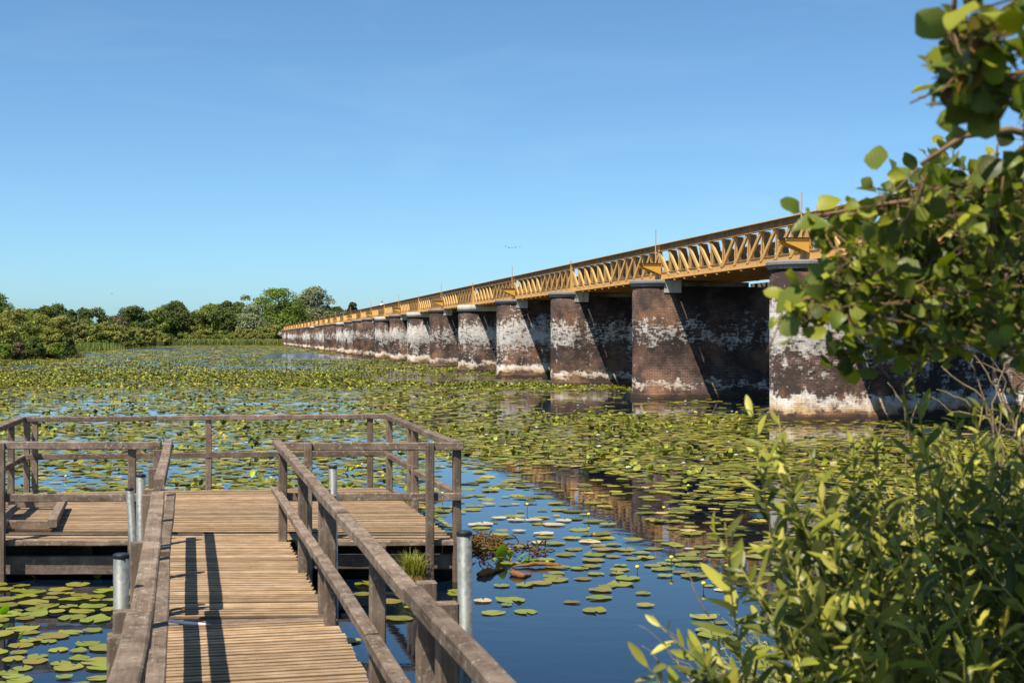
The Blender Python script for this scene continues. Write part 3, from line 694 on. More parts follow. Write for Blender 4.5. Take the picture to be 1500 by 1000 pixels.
def palette(n, dens_bias=0.0):
    base = np.array([(0.21, 0.25, 0.045), (0.15, 0.175, 0.035), (0.30, 0.31, 0.055), (0.075, 0.105, 0.02), (0.36, 0.31, 0.07), (0.17, 0.12, 0.04), (0.42, 0.36, 0.22)])
    pr = np.array([0.30, 0.26, 0.18, 0.13, 0.06, 0.05, 0.02]); k = rng.choice(len(base), n, p=pr / pr.sum())
    return base[k] * rng.uniform(0.6, 1.15, (n, 1)) * np.array([[1.08, 0.96, 0.72]])
NPV = 11
def pad_verts(n, r, X, Y, Z, rot, tilt, tdir, cup):
    "flat notched discs -> verts (n*(NPV+1),3), tris"
    a = np.linspace(0.16, 2*math.pi - 0.16, NPV)[None, :] + np.zeros((n, 1))
    rr = r[:, None] * (1 + 0.05 * np.sin(3 * a + rot[:, None] * 5)) * np.where(np.abs(a - math.pi) > 2.6, 1.04, 1.0) * np.array([1.0])[None]
    lx = np.concatenate([np.full((n, 1), 0.12) * r[:, None], rr * np.cos(a)], 1); ly = np.concatenate([np.zeros((n, 1)), rr * np.sin(a) * 0.88], 1)
    lz = cup[:, None] * (lx**2 * 0.3 + ly**2) / np.maximum(r[:, None], 1e-4)
    lz += 0.02 * r[:, None] * np.sin(lx / r[:, None] * 5 + rot[:, None] * 9)
    cr, sr = np.cos(rot)[:, None], np.sin(rot)[:, None]
    x, y = lx * cr - ly * sr, lx * sr + ly * cr
    # tilt about a horizontal axis tdir
    ct, st = np.cos(tilt)[:, None], np.sin(tilt)[:, None]; ax, ay = np.cos(tdir)[:, None], np.sin(tdir)[:, None]
    al = x * ax + y * ay; pe = -x * ay + y * ax
    pe2, z2 = pe * ct - lz * st, pe * st + lz * ct
    x, y = al * ax - pe2 * ay, al * ay + pe2 * ax
    V = np.stack([x + X[:, None], y + Y[:, None], z2 + Z[:, None]], 2)
    base = (np.arange(n) * (NPV + 1))[:, None]
    tri = np.stack([np.stack([base[:, 0], base[:, 0] + k, base[:, 0] + k + 1], 1) for k in range(1, NPV)], 1)
    return V.reshape(-1, 3), tri.reshape(-1, 3)
def sample(z0, z1, per_m2, screen=False, count=0, xpad=0.03):
    half = 750 / F + xpad
    if not screen:
        n = int(half * (z1**2 - z0**2) * per_m2)
        Y = np.sqrt(rng.uniform(z0**2, z1**2, n)); X = Y * rng.uniform(-half, half, n)
    else:
        n = count; iy = rng.uniform(1 / z1, 1 / z0, n); Y = 1 / iy; X = Y * rng.uniform(-half, half, n)
    keep = (rng.uniform(0, 1, len(X)) < density(X, Y)) & shore_ok(X, Y)
    return X[keep], Y[keep]
# near floating pads: the largest in the picture are objects of their own
X, Y = sample(6.5, 46, 30.0)
px, py = project(X, Y)
r = rng.uniform(0.085, 0.165, len(X)); r = np.where(rng.uniform(0, 1, len(X)) < 0.2, r * 0.7, r)
order = np.argsort(Y); vis = (np.abs(px - 750) < 760) & (py < 1010)
# thin the overlapping ones among the nearest
acc = []
for i in order:
    if not vis[i]: continue
    if len(acc) >= 300: break
    ok = True
    for j in acc:
        if (X[i]-X[j])**2 + (Y[i]-Y[j])**2 < (0.78 * (r[i] + r[j]))**2: ok = False; break
    if ok: acc.append(i)
ymax = max(Y[i] for i in acc)
taken = Y <= ymax
pad_me = []
for k in range(9):
    kk = 26; b_ = MB(); a0 = random.uniform(0.06, 0.22); vs = [(0.1, 0, 0.0)]
    ph = random.uniform(0, 6)
    for q in range(kk):
        a = a0 + (2*math.pi - 2*a0) * q / (kk - 1); rr = 1 + 0.035 * math.sin(3*a + ph) + 0.02 * math.sin(7*a + 2*ph)
        vs.append((rr*math.cos(a)*0.55 + 0.04, rr*math.sin(a)*0.5, 0.012 * math.sin(2*a + ph)))
    for q in range(kk):
        a = a0 + (2*math.pi - 2*a0) * q / (kk - 1); rr = 1 + 0.035 * math.sin(3*a + ph) + 0.02 * math.sin(7*a + 2*ph)
        lift = (0.14 * max(0, math.sin(a*1.5 + ph))**6 if k % 3 == 0 else 0.03 * max(0, math.sin(2*a + ph)))
        vs.append((rr*math.cos(a), rr*math.sin(a)*0.9, lift + 0.015 * math.sin(5*a + ph)))
    fs = [(0, 1+q, 2+q) for q in range(kk-1)] + [(1+q, 1+kk+q, 2+kk+q, 2+q) for q in range(kk-1)]
    b_.add(vs, fs); me = b_.mesh('lily_pad', True, fix=False); pad_me.append(me)
    me.materials.append([M_PAD1, M_PAD1, M_PAD2][k % 3])
pale_me = pad_me[1].copy(); pale_me.materials.clear(); pale_me.materials.append(M_PAD3)
def pad_label(x, y, me, big):
    c = 'olive' if me.materials[0] is M_PAD2 else 'yellow-green'
    z = 'small' if big < 0.11 else 'large' if big > 0.145 else 'medium'
    if x <= 120: w_ = 'at the left edge below the platform beam'
    elif x <= 300: w_ = 'on the dark water beside the left steel piles'
    elif x < 690: w_ = 'between the right walkway rail and the platform'
    elif y > 855: w_ = 'among the last few on the open blue water'
    elif x > 1040: w_ = 'seen through the willow shoots'
    elif y > 770 and x < 850: w_ = 'around the floating roots right of the platform'
    elif y > 770: w_ = 'between the floating roots and the willows'
    elif x < 820: w_ = 'on the blue water right of the platform corner post'
    else: w_ = 'on the brown reflection of the bridge'
    return f'{z} {c} lily pad {w_}', f'{z} {c} lily pads {w_}'
for i in acc:
    zi = 0 if px[i] <= 300 else 1 if px[i] < 690 else 2
    dry = zi == 2 and rng.uniform() < 0.07  # a few pads on the right take the pale tan colour
    me = pale_me if dry else pad_me[int(rng.integers(0, 9))]
    M = T(X[i], Y[i], 0.008 + rng.uniform(0, 0.008)) @ Matrix.Rotation(rng.uniform(0, 6.28), 4, 'Z') @ Matrix.Rotation(rng.normal(0, 0.02), 4, 'X') @ Matrix.Scale(float(r[i]) , 4)
    o = mobj('lily_pad', me, None, None, M)
    if dry: tagp(o, 'pale tan lily pad floating on the open water right of the platform', 'lily pad', 'pale tan lily pads')
    else:
        lb, gp = pad_label(px[i], py[i], me, r[i]); tagp(o, lb, 'lily pad', gp)
# pale tan pads seen together right of the jetty
for (a, b, rr) in ((708, 768, .16), (697, 769, .12), (731, 759, .12), (756, 762, .14), (782, 762, .14), (812, 769, .16), (760, 778, .1), (796, 782, .15), (826, 763, .13)):
    p = onlevel(a, b); M = T(p.x, p.y, 0.018) @ Matrix.Rotation(rng.uniform(0, 6.28), 4, 'Z') @ Matrix.Scale(rr, 4)
    tagp(mobj('lily_pad', pale_me, None, None, M), 'pale tan lily pad floating on the open water right of the platform', 'lily pad', 'pale tan lily pads')
# the rest of the floating leaves in one object
sets = []
k = ~taken; Xn, Yn, rn = X[k], Y[k], r[k]; sets.append((Xn, Yn, rn, 0.0))
X2, Y2 = sample(46, 110, 8.5); sets.append((X2, Y2, rng.uniform(0.12, 0.24, len(X2)), 0))
X3, Y3 = sample(110, 520, 0.42); sets.append((X3, Y3, rng.uniform(0.3, 0.9, len(X3)), 0))
Vs, Ts, Cs, off = [], [], [], 0
for (Xa, Ya, ra, _) in sets:
    n = len(Xa); V, t = pad_verts(n, ra, Xa, Ya, rng.uniform(0.004, 0.022, n), rng.uniform(0, 6.28, n), np.abs(rng.normal(0, 0.03, n)), rng.uniform(0, 6.28, n), rng.uniform(0, 0.08, n) * (ra < 0.5))
    c = palette(n); Vs.append(V); Ts.append(t + off); off += len(V); Cs.append(np.repeat(c, NPV - 1, 0))
tagp(mobj('floating_lily_leaves', soup('floating_lily_leaves', np.concatenate(Vs), np.concatenate(Ts), np.concatenate(Cs)), M_PADS),
     'dense carpet of floating water lily leaves covering the water to the far bank', 'lily leaves', None, 'stuff')
# emergent curled leaves standing above the surface
parts = [sample(21, 46, 5.5), sample(46, 110, 4.0), sample(75, 480, 0, True, 52000)]
Vs, Ts, Cs, off = [], [], [], 0
for q, (Xa, Ya) in enumerate(parts):
    dn = density(Xa, Ya); keep = dn > 0.5; Xa, Ya = Xa[keep], Ya[keep]
    if q < 2:
        cl = vnoise(Xa * 0.7, Ya * 0.4, 9) > 0.42; Xa, Ya = Xa[cl], Ya[cl]
    n = len(Xa); ra = rng.uniform(0.04, 0.095, n) * (1.0 if q < 1 else 1.0 if q == 1 else 1.1)
    tl = rng.uniform(0.1, 1.2 if q == 0 else 0.85, n)**1.3; zz = 0.005 + ra * np.sin(tl) * 0.7 + rng.uniform(0, 0.04, n)
    V, t = pad_verts(n, ra, Xa, Ya, zz, rng.uniform(0, 6.28, n), tl, rng.uniform(0, 6.28, n), rng.uniform(0.4, 1.6, n) * np.sign(rng.uniform(-0.4, 1, n)))
    c = palette(n) * np.array([0.95, 1.02, 0.9]); c = np.where(rng.uniform(0, 1, (n, 1)) < 0.38, np.array([[0.05, 0.07, 0.014]]) * rng.uniform(0.6, 1.4, (n, 1)), c)
    c = np.where(rng.uniform(0, 1, (n, 1)) < 0.10, np.array([[0.30, 0.38, 0.05]]), c)
    Vs.append(V); Ts.append(t + off); off += len(V); Cs.append(np.repeat(c, NPV - 1, 0))
tagp(mobj('standing_lily_leaves', soup('standing_lily_leaves', np.concatenate(Vs), np.concatenate(Ts), np.concatenate(Cs)), M_PADS),
     'curled green lily leaves standing above the floating carpet', 'lily leaves', None, 'stuff')
# flowers
def flower_mesh():
    b_ = MB()
    for ringi, (n_, tilt, L) in enumerate(((8, 0.35, 0.062), (7, 0.8, 0.052), (5, 1.2, 0.04))):
        for k in range(n_):
            a = 2*math.pi*(k + 0.5 * ringi)/n_; ca, sa = math.cos(a), math.sin(a); ct, st = math.cos(tilt), math.sin(tilt); w_ = 0.013
            b_.add([(0.006*ca, 0.006*sa, 0.01), (L*.55*ct*ca - w_*sa, L*.55*ct*sa + w_*ca, 0.012 + L*.55*st*0.9), (L*ct*ca, L*ct*sa, 0.012 + L*st), (L*.55*ct*ca + w_*sa, L*.55*ct*sa - w_*ca, 0.012 + L*.55*st*0.9)], [(0, 1, 2, 3)])
    return b_.mesh('petals', fix=False)
fl_me = flower_mesh(); fl_me.materials.append(NM('white_petals').col((0.82, 0.82, 0.78), 0.5, 0.3))
cm = MB(); cm.tube([(0, 0, 0.0), (0, 0, 0.02), (0, 0, 0.034)], [0.006, 0.014, 0.006], 8); c_me = cm.mesh('stamens'); M_YEL = NM('yellow_petals').col((0.80, 0.60, 0.03), 0.45, 0.3); c_me.materials.append(M_YEL)
WF = [(1039, 672), (1029, 675), (920, 686), (1001, 679), (876, 638), (877, 655), (901, 659), (867, 569), (856, 571), (846, 576), (894, 576), (1072, 603), (1060, 615), (893, 638), (786, 627), (865, 565), (843, 572),
      (612, 552), (700, 549), (652, 547), (668, 549), (690, 552), (612, 546), (98, 590), (118, 549), (835, 562), (783, 571), (1020, 587), (1004, 588), (950, 584), (906, 573), (725, 566), (1078, 667), (795, 574), (1010, 655)]
for a, b in WF:
    p = onlevel(a, b, 0.03); s_ = rng.uniform(1.0, 1.35)
    o = empty('water_lily_flower', (p.x, p.y, 0.02), rng.uniform(0, 6)); o.scale = (s_,)*3; W[o] = W[o] @ Matrix.Scale(s_, 4)
    tagp(o, 'small open white water lily flower among the floating leaves near the brick piers', 'flower', 'white water lily flowers')
    mobj('petals', fl_me, None, o, W[o]); mobj('stamens', c_me, None, o, W[o])
for k in range(45):
    a, b = rng.uniform(60, 1130), rng.uniform(530, 665)
    if 530 > b or (a > 700 and b < 560): continue
    p = onlevel(a, b, 0.03)
    if not shore_ok(np.array([p.x]), np.array([p.y]))[0]: continue
    o = empty('water_lily_flower', (p.x, p.y, 0.02), rng.uniform(0, 6)); tagp(o, 'tiny white water lily flower far out in the lily field', 'flower', 'distant white water lily flowers')
    mobj('petals', fl_me, None, o, W[o]); mobj('stamens', c_me, None, o, W[o])
yb = MB(); yb.tube([(0, 0, 0), (0, 0, 0.014), (0, 0, 0.034), (0, 0, 0.042)], [0.008, 0.022, 0.024, 0.012], 10); yb_me = yb.mesh('bloom', True); yb_me.materials.append(M_YEL)
M_STALK = NM('green_stalk').col((0.05, 0.07, 0.02), 0.5, 0.3)
YF = [(772, 749, .09), (524, 693, .12), (397, 705, .05), (648, 733, .1), (983, 834, .12), (1030, 864, .05), (933, 838, .04), (972, 748, .03), (1008, 716, .04), (1014, 659, .03), (561, 703, .06), (96, 703, .05), (1206, 690, .03),
      (530, 690, .12), (862, 762, .07), (697, 618, .04), (740, 655, .04)]
for a, b, h in YF:
    p = onlevel(a, b); o = empty('yellow_pond_flower', (p.x, p.y, 0))
    lbl = 'small round yellow pond lily flower on a short stalk above the water'
    tagp(o, lbl, 'flower', 'yellow pond lily flowers'); st = MB(); st.tube([(0, 0, -0.05), (0.004, 0, h)], [0.005, 0.004], 6)
    mobj('stalk', st.mesh('stalk'), M_STALK, o, W[o]); mobj('bloom', yb_me, None, o, W[o] @ T(0.004, 0, h))

# ------------------------------------------------------------------ floating plant debris right of the platform
def knobby(name, pts, rads, mat, label, cat):
    pts = [Vector(p) for p in pts]; c = sum(pts, Vector()) / len(pts); P2 = []; R2 = []
    for i in range(len(pts) - 1):
        for k in range(5):
            t = k / 5; P2.append(pts[i].lerp(pts[i+1], t) - c + Vector((random.uniform(-1, 1), random.uniform(-1, 1), random.uniform(-1, 1))) * 0.006); R2.append((rads[i]*(1-t) + rads[i+1]*t) * random.uniform(0.5, 0.9))
    b_ = MB(); b_.tube(P2, R2, 9); return tagp(mobj(name, b_.mesh(name, True), mat, None, T(c)), label, cat)
knobby('rhizome', [onlevel(700, 842, .02), onlevel(712, 838, .03), onlevel(722, 836, .02), onlevel(742, 831, .01)], [0.04, 0.075, 0.03, 0.02], M_RHIZ, 'thick knobbly orange-brown root floating at the left of the debris', 'root')
knobby('rhizome', [onlevel(750, 830, .01), onlevel(780, 825, .04), onlevel(805, 826, .03), onlevel(825, 828, .01)], [0.012, 0.04, 0.035, 0.03], M_RHIZ, 'long thin orange-brown root floating to the right of the leafy clump', 'root')
knobby('rhizome', [onlevel(748, 838, .03), onlevel(765, 843, .02), onlevel(780, 841, .0)], [0.045, 0.05, 0.02], M_RHIZ, 'short dark-tipped orange root floating nearest the open water', 'root')
clump = MB()
for k in range(260):
    a = rng.uniform(672, 735) if k < 180 else rng.uniform(690, 800); b = 792 + abs(rng.normal(0, 10)) + (6 if k > 180 else 0)
    p = onlevel(a, b, 0); d = Vector((rng.normal(0, 1), rng.normal(0, .7), abs(rng.normal(0, .5)))).normalized() * rng.uniform(0.06, 0.18)
    h0 = rng.uniform(-0.01, 0.09 * math.exp(-((a - 712) / 25)**2) + 0.02)
    clump.tube([p + Vector((0, 0, h0)), p + d * 0.5 + Vector((0, 0, h0 + 0.01)), p + d + Vector((0, 0, h0 - 0.02))], [0.006, 0.011, 0.004], 4)
tagp(mobj('floating_debris', clump.mesh('floating_debris'), M_ROT), 'dark heap of rotting stems floating beside the platform corner post', 'plant debris', None, 'stuff')
def blade_leaf(L, w_, curl, n=9):
    "a broad leaf standing up along +Z, facing -Y"
    V = []; Fc = []
    for i in range(n + 1):
        t = i / n; ww = w_ * (math.sin(math.pi * min(1, t * 0.93 + 0.07)) ** 0.7) * (1 - 0.25 * t); z = L * math.sin(curl * t) / curl; y = -L * (1 - math.cos(curl * t)) / curl
        V += [(-ww, y - ww * 0.35, z), (0, y, z), (ww, y - ww * 0.3, z)]
    for i in range(n):
        for k in range(2): Fc.append((i*3+k, i*3+k+1, (i+1)*3+k+1, (i+1)*3+k))
    b_ = MB(); b_.add(V, Fc); return b_.mesh('leaf', True, fix=False)
M_BRIGHT = leaf_mat('bright_upright_leaf', False, (0.20, 0.34, 0.04), 0.3, 0.28, 0.6, var=0.15)
def upright(px_, py_, leaves, label):
    p = onlevel(px_, py_); o = empty('water_plant', p); tagp(o, label, 'water plant')
    for (dx, L, w_, c, rz, rx) in leaves:
        M = T(p.x + dx, p.y + random.uniform(-.03, .03), 0.0) @ Matrix.Rotation(rz, 4, 'Z') @ Matrix.Rotation(rx, 4, 'X'); me = blade_leaf(L, w_, c); me.materials.append(M_BRIGHT)
        mobj('leaf', me, None, o, M)
upright(733, 820, [(0, 0.24, 0.085, 0.7, 0.3, 0.1), (0.12, 0.14, 0.05, 1.5, -0.8, -0.3), (0.28, 0.13, 0.06, 1.3, 0.9, 0.5), (-0.1, 0.1, 0.05, 2.0, 2.0, 0.4), (0.42, 0.1, 0.06, 1.8, -.4, .7), (0.2, .16, .03, 1.0, 1.6, .5)], 'clump with one broad glossy bright green leaf standing upright in the debris')
upright(775, 822, [(0, 0.1, 0.05, 1.6, 0.5, 0.5), (0.12, 0.12, 0.04, 1.2, -0.6, 0.6), (-0.1, 0.09, 0.05, 1.7, 1.4, 0.4), (0.2, 0.08, 0.04, 1.9, 2.5, .5), (.05, .13, .03, .9, -1.5, .3)], 'low tangle of curled green leaves at the right end of the debris')
upright(684, 850, [(0, 0.16, 0.022, 0.5, 0.2, 0.1), (0.035, 0.12, 0.018, 0.6, -0.7, 0.2), (-0.03, 0.13, 0.02, 0.9, 1.2, 0.1)], 'small tuft of narrow dark green upright leaves beside the right steel pile')
upright(54, 846, [(0, 0.17, 0.05, 0.7, -0.9, 0.5)], 'curled green leaf sticking up in front of the left platform beam')
upright(142, 846, [(0, 0.12, 0.055, 0.9, 0.4, 0.2)], 'dark curled leaf standing up beside the tall left steel pile')
upright(4, 900, [(0, 0.15, 0.05, 0.8, 0.6, 0.3)], 'bright curled leaf at the left edge on the dark water')
upright(28, 935, [(0, 0.12, 0.035, 0.9, 1.4, 0.2)], 'dark pointed leaf standing among the pads at bottom left')
# grass tuft growing under the platform edge
M_GRASS = leaf_mat('tuft_grass', True, trans=0.3)
def tuft(name, c, n, L, label, cat='grass', spread=1.0, col=(0.17, 0.2, 0.04)):
    V = np.zeros((n*6, 3)); Q = []; C_ = []
    for i in range(n):
        a = random.uniform(0, 6.28); l = L * random.uniform(0.5, 1.1); o_ = random.uniform(0.3, 1.0) * spread; w_ = 0.004
        sx, sy = -math.sin(a) * w_, math.cos(a) * w_; b0 = (random.gauss(0, 0.04), random.gauss(0, 0.03))
        for k, t in enumerate((0, 0.55, 1)):
            x = b0[0] + math.cos(a) * l * o_ * t**1.6 * 0.8; y = b0[1] + math.sin(a) * l * o_ * t**1.6 * 0.8; z = l * (t - 0.55 * o_ * t * t); ww = (1, 0.8, 0.1)[k]
            V[i*6+2*k] = (x - sx*ww, y - sy*ww, z); V[i*6+2*k+1] = (x + sx*ww, y + sy*ww, z)
        Q += [(i*6, i*6+1, i*6+3, i*6+2), (i*6+2, i*6+3, i*6+5, i*6+4)]; f = random.uniform(0.6, 1.3); C_ += [(col[0]*f, col[1]*f, col[2]*f)]*2
    return tagp(mobj(name, soup(name, V, np.array(Q), np.array(C_)), M_GRASS, None, T(c)), label, cat, None, 'stuff')
pt = onlevel(616, 828, 0); tuft('grass_tuft', (pt.x, 15.25, 0.10), 420, 0.34, 'green grass tuft growing from the foot of the platform post', col=(0.32, 0.34, 0.07))
mb = MB(); mb.tube([(0, 0, -0.2), (0, 0, 0.0), (0, 0, 0.1), (0, 0, 0.14)], [0.24, 0.2, 0.14, 0.05], 12); tagp(mobj('peat_clod', mb.mesh('peat_clod', True), M_ROT, None, T(pt.x, 15.3, 0)), 'dark clod of earth under the grass tuft at the platform front', 'clod')

# ------------------------------------------------------------------ far trees, bushes, reeds
PAL = {k: tuple(1.35 * c for c in v) for k, v in {'dark': (0.052, 0.078, 0.020), 'green': (0.095, 0.145, 0.022), 'mid': (0.105, 0.135, 0.028), 'olive': (0.145, 0.15, 0.042), 'silver': (0.15, 0.175, 0.095), 'yellow': (0.15, 0.16, 0.035), 'brown': (0.11, 0.085, 0.05), 'conifer': (0.04, 0.06, 0.03)}.items()}
def crown(cx, cy, z0, H, Wd, kind, leaf, n, lobes, shape='round', D=None):
    D = D or Wd * 0.8; L = []
    for k in range(lobes):
        t = rng.uniform(0.12, 0.95); 
        if shape == 'round': prof = math.sqrt(max(0.02, 1 - (2*t - 0.95)**2 * 0.95))
        elif shape == 'bush': prof = math.sqrt(max(0.05, 1 - t**2 * 0.85))
        else: prof = (1 - t) * 0.8 + 0.05; s_min = 1
        a = rng.uniform(0, 6.28); q = rng.uniform(0.35, 1.0); s_ = rng.uniform(0.11, 0.24) * (1.25 - 0.5*t)
        s_ = s_ * min(Wd, H)
        rx = max(0.05, Wd / 2 * prof - s_ * 0.7); ry = max(0.05, D / 2 * prof - s_ * 0.7)
        L.append((cx + math.cos(a) * rx * q, cy + math.sin(a) * ry * q, z0 + t * H - s_ * 0.35 * t, s_, s_ * rng.uniform(0.65, 0.9), rng.uniform(0.72, 1.28)))
    L = np.array(L); wgt = L[:, 3]**2; k = rng.choice(len(L), n, p=wgt / wgt.sum()); l = L[k]
    d = rng.normal(0, 1, (n, 3)); d /= np.linalg.norm(d, axis=1)[:, None]; d[:, 2] = np.where(d[:, 2] < -0.35, -d[:, 2], d[:, 2])
    rad = rng.uniform(0.55, 1.0, n)**0.5 * (1 + 0.12 * rng.normal(0, 1, n))
    P = np.stack([l[:, 0] + d[:, 0]*rad*l[:, 3], l[:, 1] + d[:, 1]*rad*l[:, 3], l[:, 2] + d[:, 2]*rad*l[:, 4]], 1); P[:, 2] = np.maximum(P[:, 2], z0 - 0.2)
    nn = d + rng.normal(0, 0.55, (n, 3)); nn /= np.linalg.norm(nn, axis=1)[:, None]
    a_ = np.cross(nn, rng.normal(0, 1, (n, 3))); a_ /= np.linalg.norm(a_, axis=1)[:, None]; b_ = np.cross(nn, a_)
    s_ = (leaf * rng.uniform(0.6, 1.3, n))[:, None]
    V = np.stack([P - a_*s_, P + b_*s_*0.55, P + a_*s_, P - b_*s_*0.55], 1).reshape(-1, 3)
    Q = np.arange(n*4).reshape(-1, 4); c = np.array(PAL[kind])[None] * l[:, 5:6] * rng.uniform(0.7, 1.3, (n, 1)) * (1 + rng.normal(0, 0.06, (n, 3)))
    return V, Q, c, L
def tree(px_, Yd, top, wpx, kind, label, cat='tree', shape='round', n=3600, lobes=22, trunk=0.22, leaf=None, group=None, name=None):
    H = CAMZ + (494 - top) * Yd / F - 0.4; Wd = wpx * Yd / F; x = (px_ - 750) / F * Yd
    name = name or ('tree' if cat == 'tree' else 'bush'); leaf = leaf or max(0.14, Yd * 0.00078)
    o = empty(name, (x, Yd, 0.3)); tagp(o, label, cat, group)
    z0 = 0.3 + H * trunk; V, Q, c, L = crown(0, 0, z0 - 0.3, H * (1 - trunk), Wd, kind, leaf, n, lobes, shape)
    mobj('crown', soup('crown', V, Q, c), M_TREE, o, W[o])
    tb = MB(); rt = max(0.06, H * 0.018)
    tb.tube([(0, 0, -0.3), (0.1, 0, H*0.3), (-0.05, 0.1, H*0.6), (0, 0, H*0.85)], [rt, rt*0.8, rt*0.5, rt*0.15], 7)
    for q in range(min(8, len(L))):
        l = L[q]; zz = min(l[2], H*0.7) * 0.55; tb.tube([(0, 0, zz), (l[0]*0.5, l[1]*0.5, (zz + l[2]) / 2), (l[0], l[1], l[2])], [rt*0.45, rt*0.3, rt*0.08], 5)
    mobj('trunk', tb.mesh('trunk'), M_BARK, o, W[o]); return o
TR = [(-12, 205, 424, 60, 'green', 'round', 'tall green tree cut by the left edge of the picture'),
      (40, 260, 449, 60, 'mid', 'round', 'low tree rising behind the nearest left bushes'),
      (66, 235, 447, 40, 'dark', 'round', 'small dark tree, left of the two dark ones in the left thicket'),
      (84, 235, 444, 44, 'dark', 'round', 'taller dark tree, right of the two dark ones in the left thicket'),
      (106, 290, 451, 26, 'dark', 'round', 'small dark tree right of the left thicket'),
      (135, 380, 449, 62, 'dark', 'round', 'broad dark domed tree behind the left bushes'),
      (168, 450, 461, 34, 'brown', 'round', 'low brownish tree between two dark domed trees'),
      (196, 470, 448, 54, 'dark', 'round', 'second dark domed tree from the left, with bare stems below'),
      (228, 520, 452, 34, 'mid', 'round', 'mid green tree at the end of the water on the left'),
      (254, 530, 442, 58, 'dark', 'round', 'large dark tree at the head of the open water'),
      (286, 545, 455, 40, 'olive', 'round', 'olive tree just right of the large dark tree'),
      (312, 545, 445, 60, 'mid', 'round', 'broad mid green tree left of the dark oak'),
      (340, 535, 439, 56, 'dark', 'round', 'dark oak in the centre of the far tree line'),
      (362, 550, 431, 40, 'mid', 'round', 'tall tree behind the pale willow'),
      (370, 510, 446, 46, 'silver', 'round', 'pale grey-green willow in front of the tall bright tree'),
      (408, 545, 419, 78, 'green', 'round', 'tallest bright green tree of the far bank'),
      (442, 560, 434, 40, 'green', 'round', 'green tree between the bright tree and the silvery willow'),
      (462, 555, 418, 58, 'silver', 'round', 'large silvery willow beside the far end of the bridge'),
      (492, 580, 448, 44, 'dark', 'round', 'low dark tree behind the bridge deck'),
      (517, 585, 438, 20, 'conifer', 'round', 'small dark narrow tree above the bridge deck'),
      (535, 600, 455, 30, 'olive', 'round', 'low scrub tree farthest right above the bridge deck')]
for a, yd, tp, wp, kd, shp, lb in TR:
    big = wp > 50; tree(a, yd, tp - (2 if shp == 'cone' else 0), wp * (1.25 if wp > 32 else 1.0), kd, lb, 'tree', shp, 14000 if big else 7000, 70 if big else 40, 0.03)
BU = [(-50, 178, 452, 90, 'olive'), (4, 172, 462, 70, 'yellow'), (18, 196, 450, 70, 'olive'), (44, 180, 470, 60, 'mid'), (58, 192, 455, 64, 'yellow'), (8, 165, 502, 34, 'green'), (28, 168, 500, 26, 'brown'), (52, 170, 492, 34, 'dark'), (76, 176, 478, 50, 'yellow'), (88, 200, 462, 56, 'olive'), (98, 176, 492, 30, 'dark'), (84, 173, 500, 26, 'green'),
      (112, 290, 470, 46, 'olive'), (126, 330, 466, 50, 'mid'), (140, 300, 476, 40, 'mid'), (150, 345, 470, 44, 'olive'), (152, 302, 488, 26, 'dark'), (168, 360, 474, 44, 'olive'), (182, 390, 479, 40, 'mid'), (176, 350, 488, 30, 'olive'), (200, 410, 478, 46, 'yellow'), (216, 425, 481, 40, 'olive'), (231, 440, 484, 30, 'mid'), (196, 395, 492, 36, 'mid'),
      (268, 500, 487, 34, 'mid'), (296, 505, 482, 50, 'olive'), (328, 505, 484, 46, 'mid'), (356, 500, 480, 46, 'olive'), (384, 500, 478, 40, 'mid'), (402, 498, 475, 30, 'olive'), (418, 515, 472, 30, 'mid'), (246, 500, 488, 30, 'dark'), (120, 300, 478, 44, 'yellow'), (158, 330, 476, 46, 'yellow'), (205, 400, 482, 50, 'olive'), (172, 340, 484, 40, 'yellow'), (236, 440, 487, 36, 'yellow'), (284, 496, 489, 50, 'yellow'), (314, 494, 490, 50, 'mid'), (344, 492, 489, 50, 'yellow'), (374, 490, 487, 48, 'olive')]
ORD = ['leftmost', 'second from the left', 'third from the left', 'fourth from the left', 'fifth from the left', 'sixth from the left', 'seventh from the left', 'eighth from the left']
KN = {"mid": "mid green", "olive": "olive green", "dark": "dark green", "green": "bright green", "yellow": "yellow-green", "brown": "brown dead-looking"}
def bank_of(yd): return 'near left bank' if yd < 210 else 'curving left bank' if yd < 450 else 'far bank'
BU.sort(key=lambda q: q[0]); seen = {}
for a, yd, tp, wp, kd in BU:
    where = bank_of(yd); key = (kd, where); tot = sum(1 for q in BU if (q[4], bank_of(q[1])) == key); i_ = seen.get(key, 0); seen[key] = i_ + 1
    lb = f'{KN[kd]} bush on the {where}' + (f', {ORD[i_]} of that colour' if tot > 1 else '')
    tree(a, yd, tp, wp, kd, lb, 'bush', 'bush', 9000 if yd < 210 else 5000, 46, 0.0, group=f'{kd} bushes on the {where}' if tot > 1 else None)
